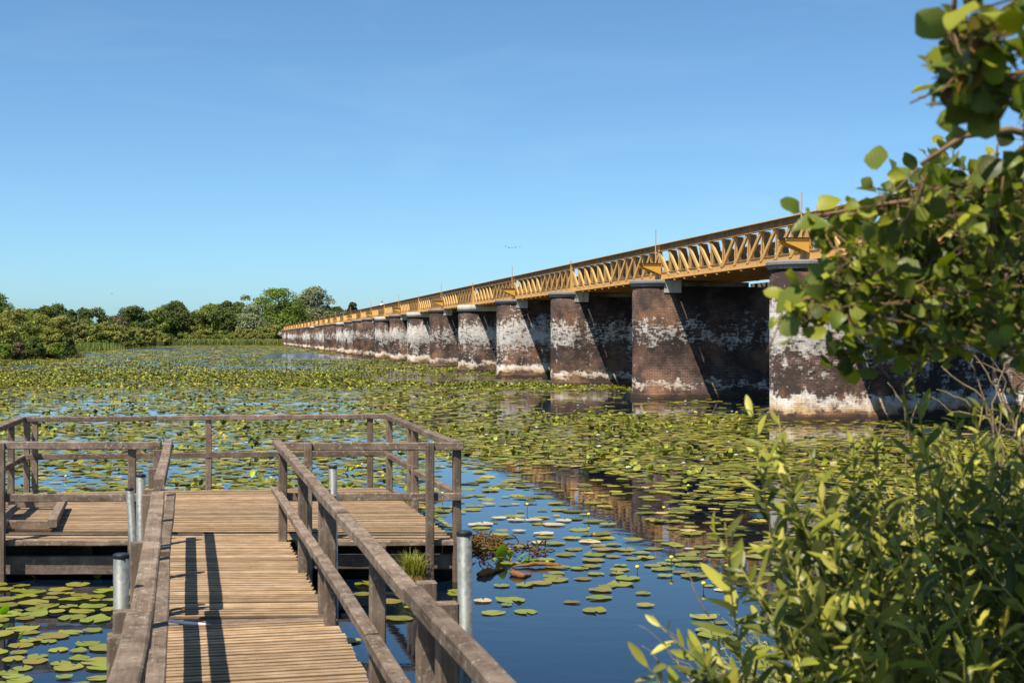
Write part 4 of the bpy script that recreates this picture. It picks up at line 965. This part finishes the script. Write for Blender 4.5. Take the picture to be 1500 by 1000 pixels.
def reeds(name, pts, n, hmin, hmax, col, label, spread, w_=0.05):
    P = []; C_ = []
    seg = [(Vector(pts[i]), Vector(pts[i+1])) for i in range(len(pts)-1)]; ws = np.array([(b-a).length for a, b in seg]); ws /= ws.sum()
    V = np.zeros((n*4, 3))
    for i in range(n):
        a, b = seg[rng.choice(len(seg), p=ws)]; p = a.lerp(b, rng.uniform()) + Vector((rng.normal(0, .4), abs(rng.normal(0, spread)), 0)); h = rng.uniform(hmin, hmax)
        dx, dy = rng.normal(0, 0.25)*h*0.5, rng.normal(0, 0.15)*h; w2 = w_ * rng.uniform(0.6, 1.5); an = rng.uniform(0, 3.14); cx_, cy_ = math.cos(an)*w2, math.sin(an)*w2
        V[i*4] = (p.x - cx_, p.y - cy_, -0.1); V[i*4+1] = (p.x + cx_, p.y + cy_, -0.1); V[i*4+2] = (p.x + dx + cx_*.3, p.y + dy + cy_*.3, h); V[i*4+3] = (p.x + dx - cx_*.3, p.y + dy - cy_*.3, h)
    c = np.array(col)[None] * rng.uniform(0.65, 1.35, (n, 1))
    tagp(mobj(name, soup(name, V, np.arange(n*4).reshape(-1, 4), c), M_TREE), label, 'reeds', None, 'stuff')
reeds('reed_bed', [onlevel(108, 515), onlevel(140, 513)], 2600, 0.4, 1.7, (0.18, 0.24, 0.06), 'bright green reeds on the left bank behind the nearest bushes', 8, 0.08)
reeds('reed_bed', [onlevel(262, 505.5), onlevel(410, 505.5)], 9000, 0.4, 2.2, (0.22, 0.26, 0.08), 'belt of reeds along the far bank left of the bridge', 6, 0.16)
reeds('reed_fringe', [onlevel(-60, 529), onlevel(0, 526.5), onlevel(60, 525.5), onlevel(106, 524)], 6000, 0.3, 1.3, (0.16, 0.17, 0.05), 'low sedge along the foot of the nearest left bushes', 1.5, 0.05)
reeds('reed_fringe', [onlevel(158, 511.3), onlevel(170, 508.3), onlevel(262, 506)], 5000, 0.4, 1.6, (0.13, 0.15, 0.05), 'low sedge along the curving left bank', 4, 0.1)

# ------------------------------------------------------------------ person on the bridge, birds
def skin(name, verts, edges, rads, mat, parent, M, sub=1):
    me = bpy.data.meshes.new(name); me.from_pydata(verts, edges, []); me.materials.append(mat)
    o = mobj(name, me, None, parent, M); o.modifiers.new('skin', 'SKIN'); 
    for i, r_ in enumerate(rads): me.skin_vertices[0].data[i].radius = (r_, r_)
    me.skin_vertices[0].data[0].use_root = True
    s_ = o.modifiers.new('sub', 'SUBSURF'); s_.levels = sub; s_.render_levels = sub; return o
def ensure_skin(me):
    if not me.skin_vertices:
        pass
def person(u, v, zd, rz, label):
    M = BM @ T(u, v, zd) @ Matrix.Rotation(rz, 4, 'Z')
    o = bpy.data.objects.new('person', None); link(o, None, M); tagp(o, label, 'person')
    S_ = 1.75
    vs = [(0,0,.93),(0,0,1.1),(0,0,1.3),(0,0,1.44),(0,.01,1.56),(0,.0,1.68),
          (.18,0,1.40),(.24,.02,1.12),(.22,.12,.90),(.21,.18,.84),(-.18,0,1.40),(-.24,.02,1.12),(-.22,.14,.92),(-.21,.2,.86),
          (.09,0,.88),(.10,.08,.50),(.10,.02,.08),(.10,.14,.04),(-.09,0,.88),(-.10,-.05,.50),(-.10,-.14,.09),(-.10,-.02,.04)]
    ed = [(0,1),(1,2),(2,3),(3,4),(4,5),(3,6),(6,7),(7,8),(8,9),(3,10),(10,11),(11,12),(12,13),(0,14),(14,15),(15,16),(16,17),(0,18),(18,19),(19,20),(20,21)]
    rd_ = [.13,.125,.14,.07,.055,.10,.06,.042,.032,.03,.06,.042,.032,.03,.085,.06,.04,.04,.085,.06,.04,.04]
    me = bpy.data.meshes.new('body'); me.from_pydata(vs, ed, []); me.materials.append(NM('skin_tone').col((0.45, 0.27, 0.19), 0.6, 0.3))
    import bmesh
    bm = bmesh.new(); bm.from_mesh(me); lay = bm.verts.layers.skin.verify(); bm.verts.ensure_lookup_table()
    for i, vv in enumerate(bm.verts): vv[lay].radius = (rd_[i], rd_[i]); vv[lay].use_root = (i == 0)
    bm.to_mesh(me); bm.free(); b_ = mobj('body', me, None, o, M); b_.modifiers.new('skin', 'SKIN'); s_ = b_.modifiers.new('sub', 'SUBSURF'); s_.levels = s_.render_levels = 1
    sh_ = MB(); sh_.tube([(0,0,.88),(0,0,1.05),(0,0,1.3),(0,0,1.42),(0,0,1.49)], [.165,.16,.19,.17,.07], 14)
    sh_.tube([(.16,0,1.41),(.235,.02,1.12),(.22,.12,.94)], [.085,.065,.055], 10); sh_.tube([(-.16,0,1.41),(-.235,.02,1.12),(-.22,.13,.96)], [.085,.065,.055], 10)
    mobj('shirt', sh_.mesh('shirt', True), NM('white_shirt').col((0.8, 0.8, 0.8), 0.8, 0.2), o, M)
    tr_ = MB(); tr_.tube([(.085,0,.95),(.10,.07,.50),(.10,.02,.10)], [.115,.085,.065], 10); tr_.tube([(-.085,0,.95),(-.10,-.05,.50),(-.10,-.14,.11)], [.115,.085,.065], 10)
    mobj('trousers', tr_.mesh('trousers', True), NM('dark_trousers').col((0.04, 0.045, 0.06), 0.8, 0.2), o, M)
    cp = MB(); cp.tube([(0,0,1.68),(0,0,1.75),(0,0,1.80)], [.115,.11,.03], 12); cp.box(-.07, .07, .08, .2, 1.685, 1.70)
    mobj('hat', cp.mesh('hat', True), NM('dark_hat').col((0.06, 0.05, 0.05), 0.8, 0.2), o, M)
pv = 0
# distance along the bridge where the white-shirted walker shows (picture x 559)
for vv in np.arange(60, 260, 0.25):
    pt_ = Ud * (UL + U0 + 0.35) + Vd * vv
    if abs(750 + pt_.x / pt_.y * F - 559) < 0.4: pv = vv - V1
person(UL + 0.42, pv, ZB + 0.345, 0.3, 'walker in a white shirt and dark hat on the bridge deck')
def bird(p, s_, rz, flap, label, grp):
    b_ = MB(); o = empty('bird', p, rz); o.scale = (s_,)*3; W[o] = W[o] @ Matrix.Scale(s_, 4); tagp(o, label, 'bird', grp)
    b_.tube([(0, -0.22, 0), (0, -0.1, 0.01), (0, 0.05, 0.01), (0, 0.16, 0.02), (0, 0.22, 0.03), (0, 0.28, 0.02)], [0.01, 0.05, 0.06, 0.035, 0.035, 0.006], 8)
    b_.add([(-.03, -.2, 0), (.03, -.2, 0), (.05, -.32, 0), (-.05, -.32, 0), (-.03, -.2, .01), (.03, -.2, .01), (.05, -.32, .006), (-.05, -.32, .006)], [(0, 1, 2, 3), (7, 6, 5, 4), (0, 4, 5, 1), (1, 5, 6, 2), (2, 6, 7, 3), (3, 7, 4, 0)])
    mb_ = NM('dark_feathers').col((0.05, 0.05, 0.055), 0.7, 0.2); mobj('body', b_.mesh('body', True), mb_, o, W[o])
    for sd in (-1, 1):
        w_ = MB(); w_.add([(sd*.03, .08, .02), (sd*.03, -.07, .02), (sd*.28, -.05, .02+flap), (sd*.28, .1, .02+flap), (sd*.58, -.06, .02+flap*.6), (sd*.5, .05, .02+flap*.7),
                           (sd*.03, .08, .035), (sd*.03, -.07, .03), (sd*.28, -.05, .027+flap), (sd*.28, .1, .035+flap)], [(0, 1, 2, 3), (3, 2, 4, 5), (6, 9, 8, 7), (0, 3, 9, 6), (1, 7, 8, 2)])
        mobj('wing', w_.mesh('wing'), mb_, o, W[o])
for a, b, f in ((741, 361, .1), (745.5, 363.2, .16), (750, 362.8, -.05), (755, 362.4, .12), (761.5, 361.8, .02)):
    bird(at(a, b, 330), 0.9, 1.2, f, 'tiny dark bird flying in the small flock above the bridge', 'birds in the flock')
bird(at(164, 430, 260), 0.7, 1.9, .1, 'single tiny bird flying above the left tree line', None)

# ------------------------------------------------------------------ foreground foliage on the right bank
def leaf_shape(kind):
    if kind == 'alder':
        prof = [(0, .02), (.09, .18), (.24, .35), (.44, .43), (.64, .41), (.82, .29), (.94, .14), (1.0, .015)]
    else:
        prof = [(0, .02), (.15, .08), (.4, .135), (.65, .13), (.87, .075), (1.0, .005)]
    return prof
def leaf_block(kind, P, D, Nn, L, C_, fold=0.22, curl=0.25, hue=0.08):
    "batch of leaves: base P, direction D, normal Nn, length L -> verts, quads, cols"
    prof = leaf_shape(kind); m = len(P); k = len(prof)
    D = D / np.linalg.norm(D, axis=1)[:, None]; S = np.cross(D, Nn); S /= np.linalg.norm(S, axis=1)[:, None]; Nn = np.cross(S, D)
    V = np.zeros((m, k * 3, 3)); cu = curl * rng.uniform(-0.6, 1.6, m); fo = fold * rng.uniform(0.3, 2.0, m); wob = rng.uniform(0, 6.28, m)
    for i, (t, w_) in enumerate(prof):
        wa = w_ * L * (1 + (0.13 if kind == 'alder' else 0.06) * np.sin(wob + 11 * t)); mid = P + D * (t * L)[:, None] - Nn * (cu * t * t * L)[:, None]
        up = Nn * (fo * wa)[:, None] + Nn * (0.05 * L * np.sin(wob + 7 * t))[:, None] * (1 if kind == 'alder' else 0.4)
        V[:, i*3] = mid - S * wa[:, None] + up; V[:, i*3+1] = mid; V[:, i*3+2] = mid + S * wa[:, None] + up
    q = []
    for i in range(k - 1):
        for j in range(2): q.append((i*3+j, i*3+j+1, (i+1)*3+j+1, (i+1)*3+j))
    q = np.array(q); Q = (np.arange(m) * k * 3)[:, None, None] + q[None]
    c = np.repeat(C_, len(q), 0)
    return V, q, Q.reshape(-1, 4), c
def foliage(thing, kind, P, D, Nn, L, C_, mat, nobj, name='leaf', **kw):
    "300 largest leaves as parts, the rest as one part"
    P, D, Nn, L, C_ = map(np.array, (P, D, Nn, L, C_)); px_, py_ = project(P[:, 0], np.maximum(P[:, 1], .3), P[:, 2]); inf = (px_ > 900) & (px_ < 1510) & (py_ > -10) & (py_ < 1010)
    size = np.where(inf, L / P[:, 1], 0); order = np.argsort(-size); top = order[:nobj]; top = top[size[top] > 0]; rest = np.setdiff1d(np.arange(len(P)), top)
    V, q, Q, c = leaf_block(kind, P, D, Nn, L, C_, **kw); m = V.shape[1]; nq = len(q)
    for i in top:
        o0 = P[i]; me = soup(name, V[i] - o0, q, np.repeat(C_[i:i+1], nq, 0), True); mobj(name, me, mat, thing, T(*o0))
    Vr = V[rest].reshape(-1, 3); Qr = (np.arange(len(rest)) * m)[:, None, None] + q[None]
    tagp(mobj('foliage', soup('foliage', Vr, Qr.reshape(-1, 4), np.repeat(C_[rest], nq, 0), True), mat, thing, Matrix.Identity(4)), kind='stuff')
def inpoly(x, y, poly):
    c = False; n = len(poly)
    for i in range(n):
        (x1, y1), (x2, y2) = poly[i], poly[i-1]
        if (y1 > y) != (y2 > y) and x < (x2 - x1) * (y - y1) / (y2 - y1) + x1: c = not c
    return c
# --- alder
alder = empty('alder_tree', (2.9, 3.1, 0.6)); tagp(alder, 'leafy alder branches with broad rounded glossy leaves reaching in from the right edge', 'tree')
br = [ [(1900, 330, 3.1), (1600, 290, 3.1), (1470, 275, 3.0), (1380, 290, 2.95), (1290, 300, 2.9), (1225, 312, 2.85), (1180, 318, 2.8)],
       [(1900, 420, 3.1), (1600, 400, 3.05), (1460, 395, 3.0), (1350, 400, 2.95), (1240, 420, 2.85), (1160, 445, 2.8)],
       [(1900, 500, 3.2), (1600, 480, 3.15), (1450, 500, 3.1), (1350, 505, 3.0), (1270, 510, 2.9)],
       [(1900, 240, 2.3), (1600, 160, 2.2), (1470, 110, 2.15), (1420, 85, 2.1), (1395, 40, 2.05), (1400, -20, 2.0)],
       [(1900, 200, 2.6), (1600, 220, 2.6), (1480, 190, 2.55), (1410, 200, 2.5), (1350, 240, 2.5)],
       [(1900, 340, 3.3), (1600, 350, 3.3), (1450, 330, 3.25), (1330, 350, 3.2)],
       [(1900, -200, 2.3), (1650, -250, 2.2), (1450, -260, 2.1), (1300, -300, 2.0)], [(1900, -100, 2.6), (1650, -120, 2.5), (1500, -130, 2.4), (1400, -160, 2.3)] ]
tb = MB(); brw = []
for b_ in br:
    P_ = [at(*p) for p in b_]; brw += [(P_[i].lerp(P_[i+1], t)) for i in range(len(P_)-1) for t in (0, .25, .5, .75)] + [P_[-1]]
    n = len(P_); tb.tube(P_, [0.008 * (1 - i/n) + 0.002 for i in range(n)], 7)
tb.tube([(2.9, 3.1, -0.2), (2.85, 3.1, 1.4), (2.7, 3.1, 2.7), (2.5, 3.0, 3.6), (2.3, 2.6, 4.4)], [0.09, 0.075, 0.06, 0.04, 0.02], 10)
for b_ in br:
    p = at(*b_[0]); tb.tube([(2.72, 3.1, p.z - 0.5), (p + Vector((2.7, 3.1, p.z))) / 2 if False else Vector(((p.x + 2.7)/2, (p.y + 3.1)/2, p.z - 0.15)), p], [0.03, 0.022, 0.016], 7)
polyA = [(1185, 330), (1215, 300), (1265, 290), (1300, 255), (1345, 240), (1375, 190), (1405, 215), (1440, 235), (1520, 205), (1560, 545), (1480, 520), (1440, 475), (1400, 530), (1370, 505), (1330, 475), (1300, 520), (1235, 530), (1210, 478), (1165, 492), (1135, 452), (1160, 425), (1190, 400), (1215, 365)]
polyB = [(1365, 5), (1425, 5), (1440, 45), (1520, 40), (1550, 210), (1490, 180), (1440, 185), (1400, 150), (1355, 145), (1335, 95), (1385, 50)]
polyC = [(1560, -450), (1950, -450), (1950, -30), (1560, -30)]
P, D, Nn, L, C_ = [], [], [], [], []
toward_sun = np.array(SUN)
def twigs(poly, n, zr, nl, ll, tl, colr, spread=1.0):
    xs = [p[0] for p in poly]; ys = [p[1] for p in poly]; cnt = 0
    while cnt < n:
        x, y = random.uniform(min(xs), max(xs)), random.uniform(min(ys), max(ys))
        if not inpoly(x, y, poly): continue
        cnt += 1; tip = at(x, y, random.uniform(*zr)); root = min(brw, key=lambda q: (q - tip).length_squared * random.uniform(0.7, 1.4)); d = tip - root
        if d.length > tl: root = tip - d.normalized() * tl; d = tip - root
        if d.length < 0.05: d = Vector((random.uniform(-1, 1), random.uniform(-.5, .5), random.uniform(-.5, 1))).normalized() * 0.1; root = tip - d
        mid = root.lerp(tip, 0.5) + Vector((0, 0, -0.01)); tb.tube([root, mid, tip], [0.0018, 0.0014, 0.001], 5)
        for k in range(nl):
            t = (k + 0.6) / nl; b0 = root.lerp(tip, t); side = Vector((random.gauss(0, 1), random.gauss(0, 1), random.gauss(0, .7))).normalized(); dd = (d.normalized() * 0.55 + side * 0.9 + Vector((0, 0, -0.1))).normalized()
            ptl = 0.018; tb.tube([b0, b0 + dd * ptl], [0.001, 0.001], 4, False); b0 = b0 + dd * ptl
            nn = Vector((random.gauss(0, .75), random.gauss(0, .75) - 0.45, random.gauss(0.5, .75))); s_ = random.uniform(*ll) * 1.08 * (0.65 + 0.35 * (k != nl - 1))
            if nn.cross(dd).length < 0.1: nn = Vector((0.3, 0.9, 0.2))
            P.append(b0[:]); D.append(dd[:]); Nn.append(nn[:]); L.append(s_); f = random.uniform(0.7, 1.3); c = random.choice(colr); C_.append((c[0]*f, c[1]*f, c[2]*f))
colA = [(0.095, 0.14, 0.012), (0.06, 0.095, 0.012), (0.19, 0.23, 0.018), (0.035, 0.055, 0.010), (0.29, 0.31, 0.03)]
twigs(polyA, 330, (2.6, 3.3), 4, (0.026, 0.048), 0.13, colA)
twigs([(1330, 300), (1560, 250), (1560, 520), (1400, 500), (1300, 420)], 60, (2.9, 3.5), 4, (0.03, 0.055), 0.15, colA[:2] + colA[3:4])
twigs(polyB, 34, (2.0, 2.3), 4, (0.034, 0.054), 0.12, colA[:3] + [(0.20, 0.24, 0.03), (0.20, 0.10, 0.03)])
twigs(polyC, 45, (1.7, 2.7), 5, (0.05, 0.08), 0.35, colA)
P += [at(1262, 440, 2.8)[:], at(1283, 250, 2.8)[:], at(1305, 262, 2.8)[:], at(1215, 333, 2.7)[:], at(1180, 425, 2.7)[:], at(1392, 195, 2.4)[:]]
D += [(-.9, 0, -.1), (-.05, .1, 1), (.6, 0, .3), (-1, 0, .1), (-.9, 0, -.35), (-.1, 0, .9)]; Nn += [(0, -.7, .7), (-.6, -.8, .1), (0, -.6, .8), (.1, -.5, .8), (0, -.6, .8), (-.3, -.9, .1)]; L += [.055, .055, .045, .07, .065, .045]; C_ += [colA[0]] * 6
foliage(alder, 'alder', P, D, Nn, L, C_, M_ALDER, 300, fold=0.28, curl=0.32)
mobj('branches', tb.mesh('branches', True), M_TWIG, alder, Matrix.Identity(4))

# --- willows
colW = [(0.19, 0.21, 0.022), (0.11, 0.135, 0.016), (0.27, 0.275, 0.035), (0.06, 0.08, 0.012), (0.36, 0.34, 0.055)]
def willow(label, base, tips, ll, step, leafy, bend=0.12, cols=colW, nobj=300, rad=0.007, name='willow_shrub', wjit=1.0):
    o = empty(name, base); tagp(o, label, 'shrub'); tb_ = MB(); P, D, Nn, L, C_ = [], [], [], [], []
    for tip in tips:
        tip = Vector(tip); b0 = Vector(base) + Vector((random.uniform(-.25, .25), random.uniform(-.25, .25), 0)); d = tip - b0
        ctrl = b0.lerp(tip, 0.5) + Vector((random.gauss(0, bend), random.gauss(0, bend), d.length * 0.12)); n = 14; pts = []
        for k in range(n + 1):
            t = k / n; pts.append(b0 * (1-t)**2 + ctrl * 2*t*(1-t) + tip * t*t)
        tb_.tube(pts, [rad * (1 - 0.85 * k / n) for k in range(n + 1)], 5)
        ln = sum((pts[k+1] - pts[k]).length for k in range(n)); s_ = ln * (1 - leafy) ; ang = random.uniform(0, 6.28)
        while s_ < ln - 0.005:
            t = s_ / ln * n; k = min(int(t), n - 1); p = pts[k].lerp(pts[k+1], t - k); ax = (pts[k+1] - pts[k]).normalized(); ang += 2.4
            u_ = ax.cross(Vector((0.2, 0.97, 0.1))).normalized(); v_ = ax.cross(u_); sd = u_ * math.cos(ang) + v_ * math.sin(ang)
            dd = (ax * random.uniform(0.5, 1.1) + sd * 0.9).normalized(); nn = (ax * 0.7 - sd * 0.5 + Vector((-.2, -.3, .5)) * random.uniform(0, 1.3) + Vector((random.gauss(0, .35), random.gauss(0, .35), 0)))
            if nn.cross(dd).length < 0.15: nn = Vector((0.8, 0.1, 0.5))
            sz = random.uniform(*ll) * (1.0 if s_ < ln * 0.9 else 0.6)
            P.append(p[:]); D.append(dd[:]); Nn.append(nn[:]); L.append(sz); f = random.uniform(0.55, 1.25); c = random.choice(cols); C_.append((c[0]*f, c[1]*f, c[2]*f)); s_ += step * random.uniform(0.6, 1.4)
    mobj('stems', tb_.mesh('stems', True), M_GTWIG, o, Matrix.Identity(4)); foliage(o, 'willow', P, D, Nn, L, C_, M_WILLOW, nobj, fold=0.3, curl=0.2)
    return o
def tips_in(poly, n, zr):
    out = []; xs = [p[0] for p in poly]; ys = [p[1] for p in poly]
    while len(out) < n:
        x, y = random.uniform(min(xs), max(xs)), random.uniform(min(ys), max(ys))
        if inpoly(x, y, poly): out.append(at(x, y, random.uniform(*zr)))
    return out
wl = [at(1100, 600, 3.3), at(1140, 608, 3.3), at(1118, 650, 3.2), at(1062, 765, 3.1), at(1040, 770, 3.2), at(1185, 660, 3.3), at(1215, 690, 3.4), at(965, 915, 2.9), at(945, 972, 2.8), at(1020, 935, 2.9), at(1085, 830, 3.0), at(1250, 640, 3.4), at(1400, 610, 3.5), at(1440, 590, 3.6), at(1490, 570, 3.5), at(1360, 640, 3.5), at(1285, 640, 3.4)]
willow('willow shrub with long narrow leaves and tall shoots, in front at the lower right', (1.25, 3.5, 0.5), wl + tips_in([(1000, 1000), (1010, 930), (1100, 850), (1110, 760), (1150, 690), (1200, 650), (1300, 660), (1380, 740), (1420, 1000)], 42, (2.9, 3.8)), (0.07, 0.112), 0.027, 0.62)
willow('willow shrub at the right edge, leaves shaded by the alder above', (1.9, 3.9, 0.7), tips_in([(1300, 700), (1380, 620), (1500, 560), (1580, 570), (1580, 1000), (1380, 1000)], 50, (3.2, 4.6)) + tips_in([(1370, 610), (1500, 525), (1580, 530), (1580, 650), (1400, 680)], 16, (3.3, 4.4)), (0.065, 0.105), 0.027, 0.62)
willow('finer leaved pale green willow farther back between the front shrubs and the water', (2.5, 6.6, 0.2), tips_in([(1040, 950), (1090, 880), (1180, 760), (1260, 690), (1360, 650), (1440, 640), (1540, 650), (1560, 1000), (1040, 1000)], 190, (5.2, 7.4)), (0.035, 0.06), 0.024, 0.6, cols=[(0.24, 0.255, 0.045), (0.34, 0.34, 0.08), (0.14, 0.165, 0.03)], nobj=300, rad=0.005)
willow('low small leaved willow scrub at the bottom edge of the picture', (1.45, 4.9, 0.1), tips_in([(945, 1000), (975, 955), (1040, 890), (1120, 900), (1250, 1000), (1250, 1040), (945, 1040)], 90, (4.6, 6.0)), (0.03, 0.05), 0.022, 0.6, cols=[(0.25, 0.26, 0.045), (0.34, 0.33, 0.07), (0.14, 0.165, 0.03)], nobj=200, rad=0.004)
willow('single tall leafy shoot standing up in front of the second brick pier from the right', (1.35, 4.6, 0.5), [at(1328, 508, 3.2), at(1322, 560, 3.25)], (0.06, 0.085), 0.035, 0.5, bend=0.02, nobj=60, name='willow_shoot')
# bare dry twigs
dry = empty('dead_shrub', (1.75, 4.4, 0.5)); tagp(dry, 'bare grey-brown dead twigs rising above the willows in front of the pier', 'dead shrub'); tb_ = MB()
def dtw(pts, r0=0.0036):
    P_ = [at(*p) for p in pts]; Q_ = []
    for i in range(len(P_) - 1):
        for k in range(4): Q_.append(P_[i].lerp(P_[i+1], k / 4) + Vector((random.gauss(0, .004), random.gauss(0, .004), random.gauss(0, .004))))
    Q_.append(P_[-1]); n = len(Q_); tb_.tube(Q_, [r0 * (1 - 0.8 * i / n) for i in range(n)], 6)
Z = 4.2
for pts in ([(1500, 640, Z), (1450, 612, Z), (1395, 602, Z), (1352, 575, Z)], [(1470, 700, Z), (1450, 600, Z), (1430, 560, Z), (1425, 525, Z)], [(1460, 690, Z), (1455, 590, Z), (1475, 530, Z), (1500, 500, Z)], [(1480, 690, Z), (1440, 580, Z), (1385, 540, Z), (1380, 535, Z)],
            [(1500, 700, Z), (1480, 600, Z), (1445, 545, Z), (1400, 480, Z)], [(1510, 560, Z), (1470, 545, Z), (1430, 530, Z)], [(1480, 650, Z), (1500, 580, Z), (1530, 540, Z)], [(1440, 610, Z), (1405, 580, Z), (1372, 570, Z)], [(1470, 700, Z), (1462, 640, Z), (1470, 560, Z), (1440, 500, Z)],
            [(1420, 700, Z), (1332, 640, Z), (1322, 590, Z), (1300, 560, Z)], [(1330, 700, Z), (1325, 640, Z), (1345, 588, Z)]): dtw(pts)
for pts in ([(1070, 1000, 3.2), (1010, 960, 3.2), (955, 900, 3.2)], [(1060, 1010, 3.2), (990, 960, 3.2), (935, 915, 3.2)], [(1050, 1020, 3.1), (985, 985, 3.1), (940, 945, 3.1)], [(1040, 900, 3.6), (1010, 850, 3.6), (985, 790, 3.6)]): dtw(pts, 0.0022)
for p in (at(1470, 700, Z), at(1420, 700, Z), at(1060, 1010, 3.2)): tb_.tube([Vector((1.75, 4.4, 0.3)), (Vector((1.75, 4.4, 0.3)) + p) / 2 + Vector((.05, 0, 0)), p], [0.006, 0.0045, 0.003], 6)
mobj('twigs', tb_.mesh('twigs', True), M_DRY, dry, Matrix.Identity(4))
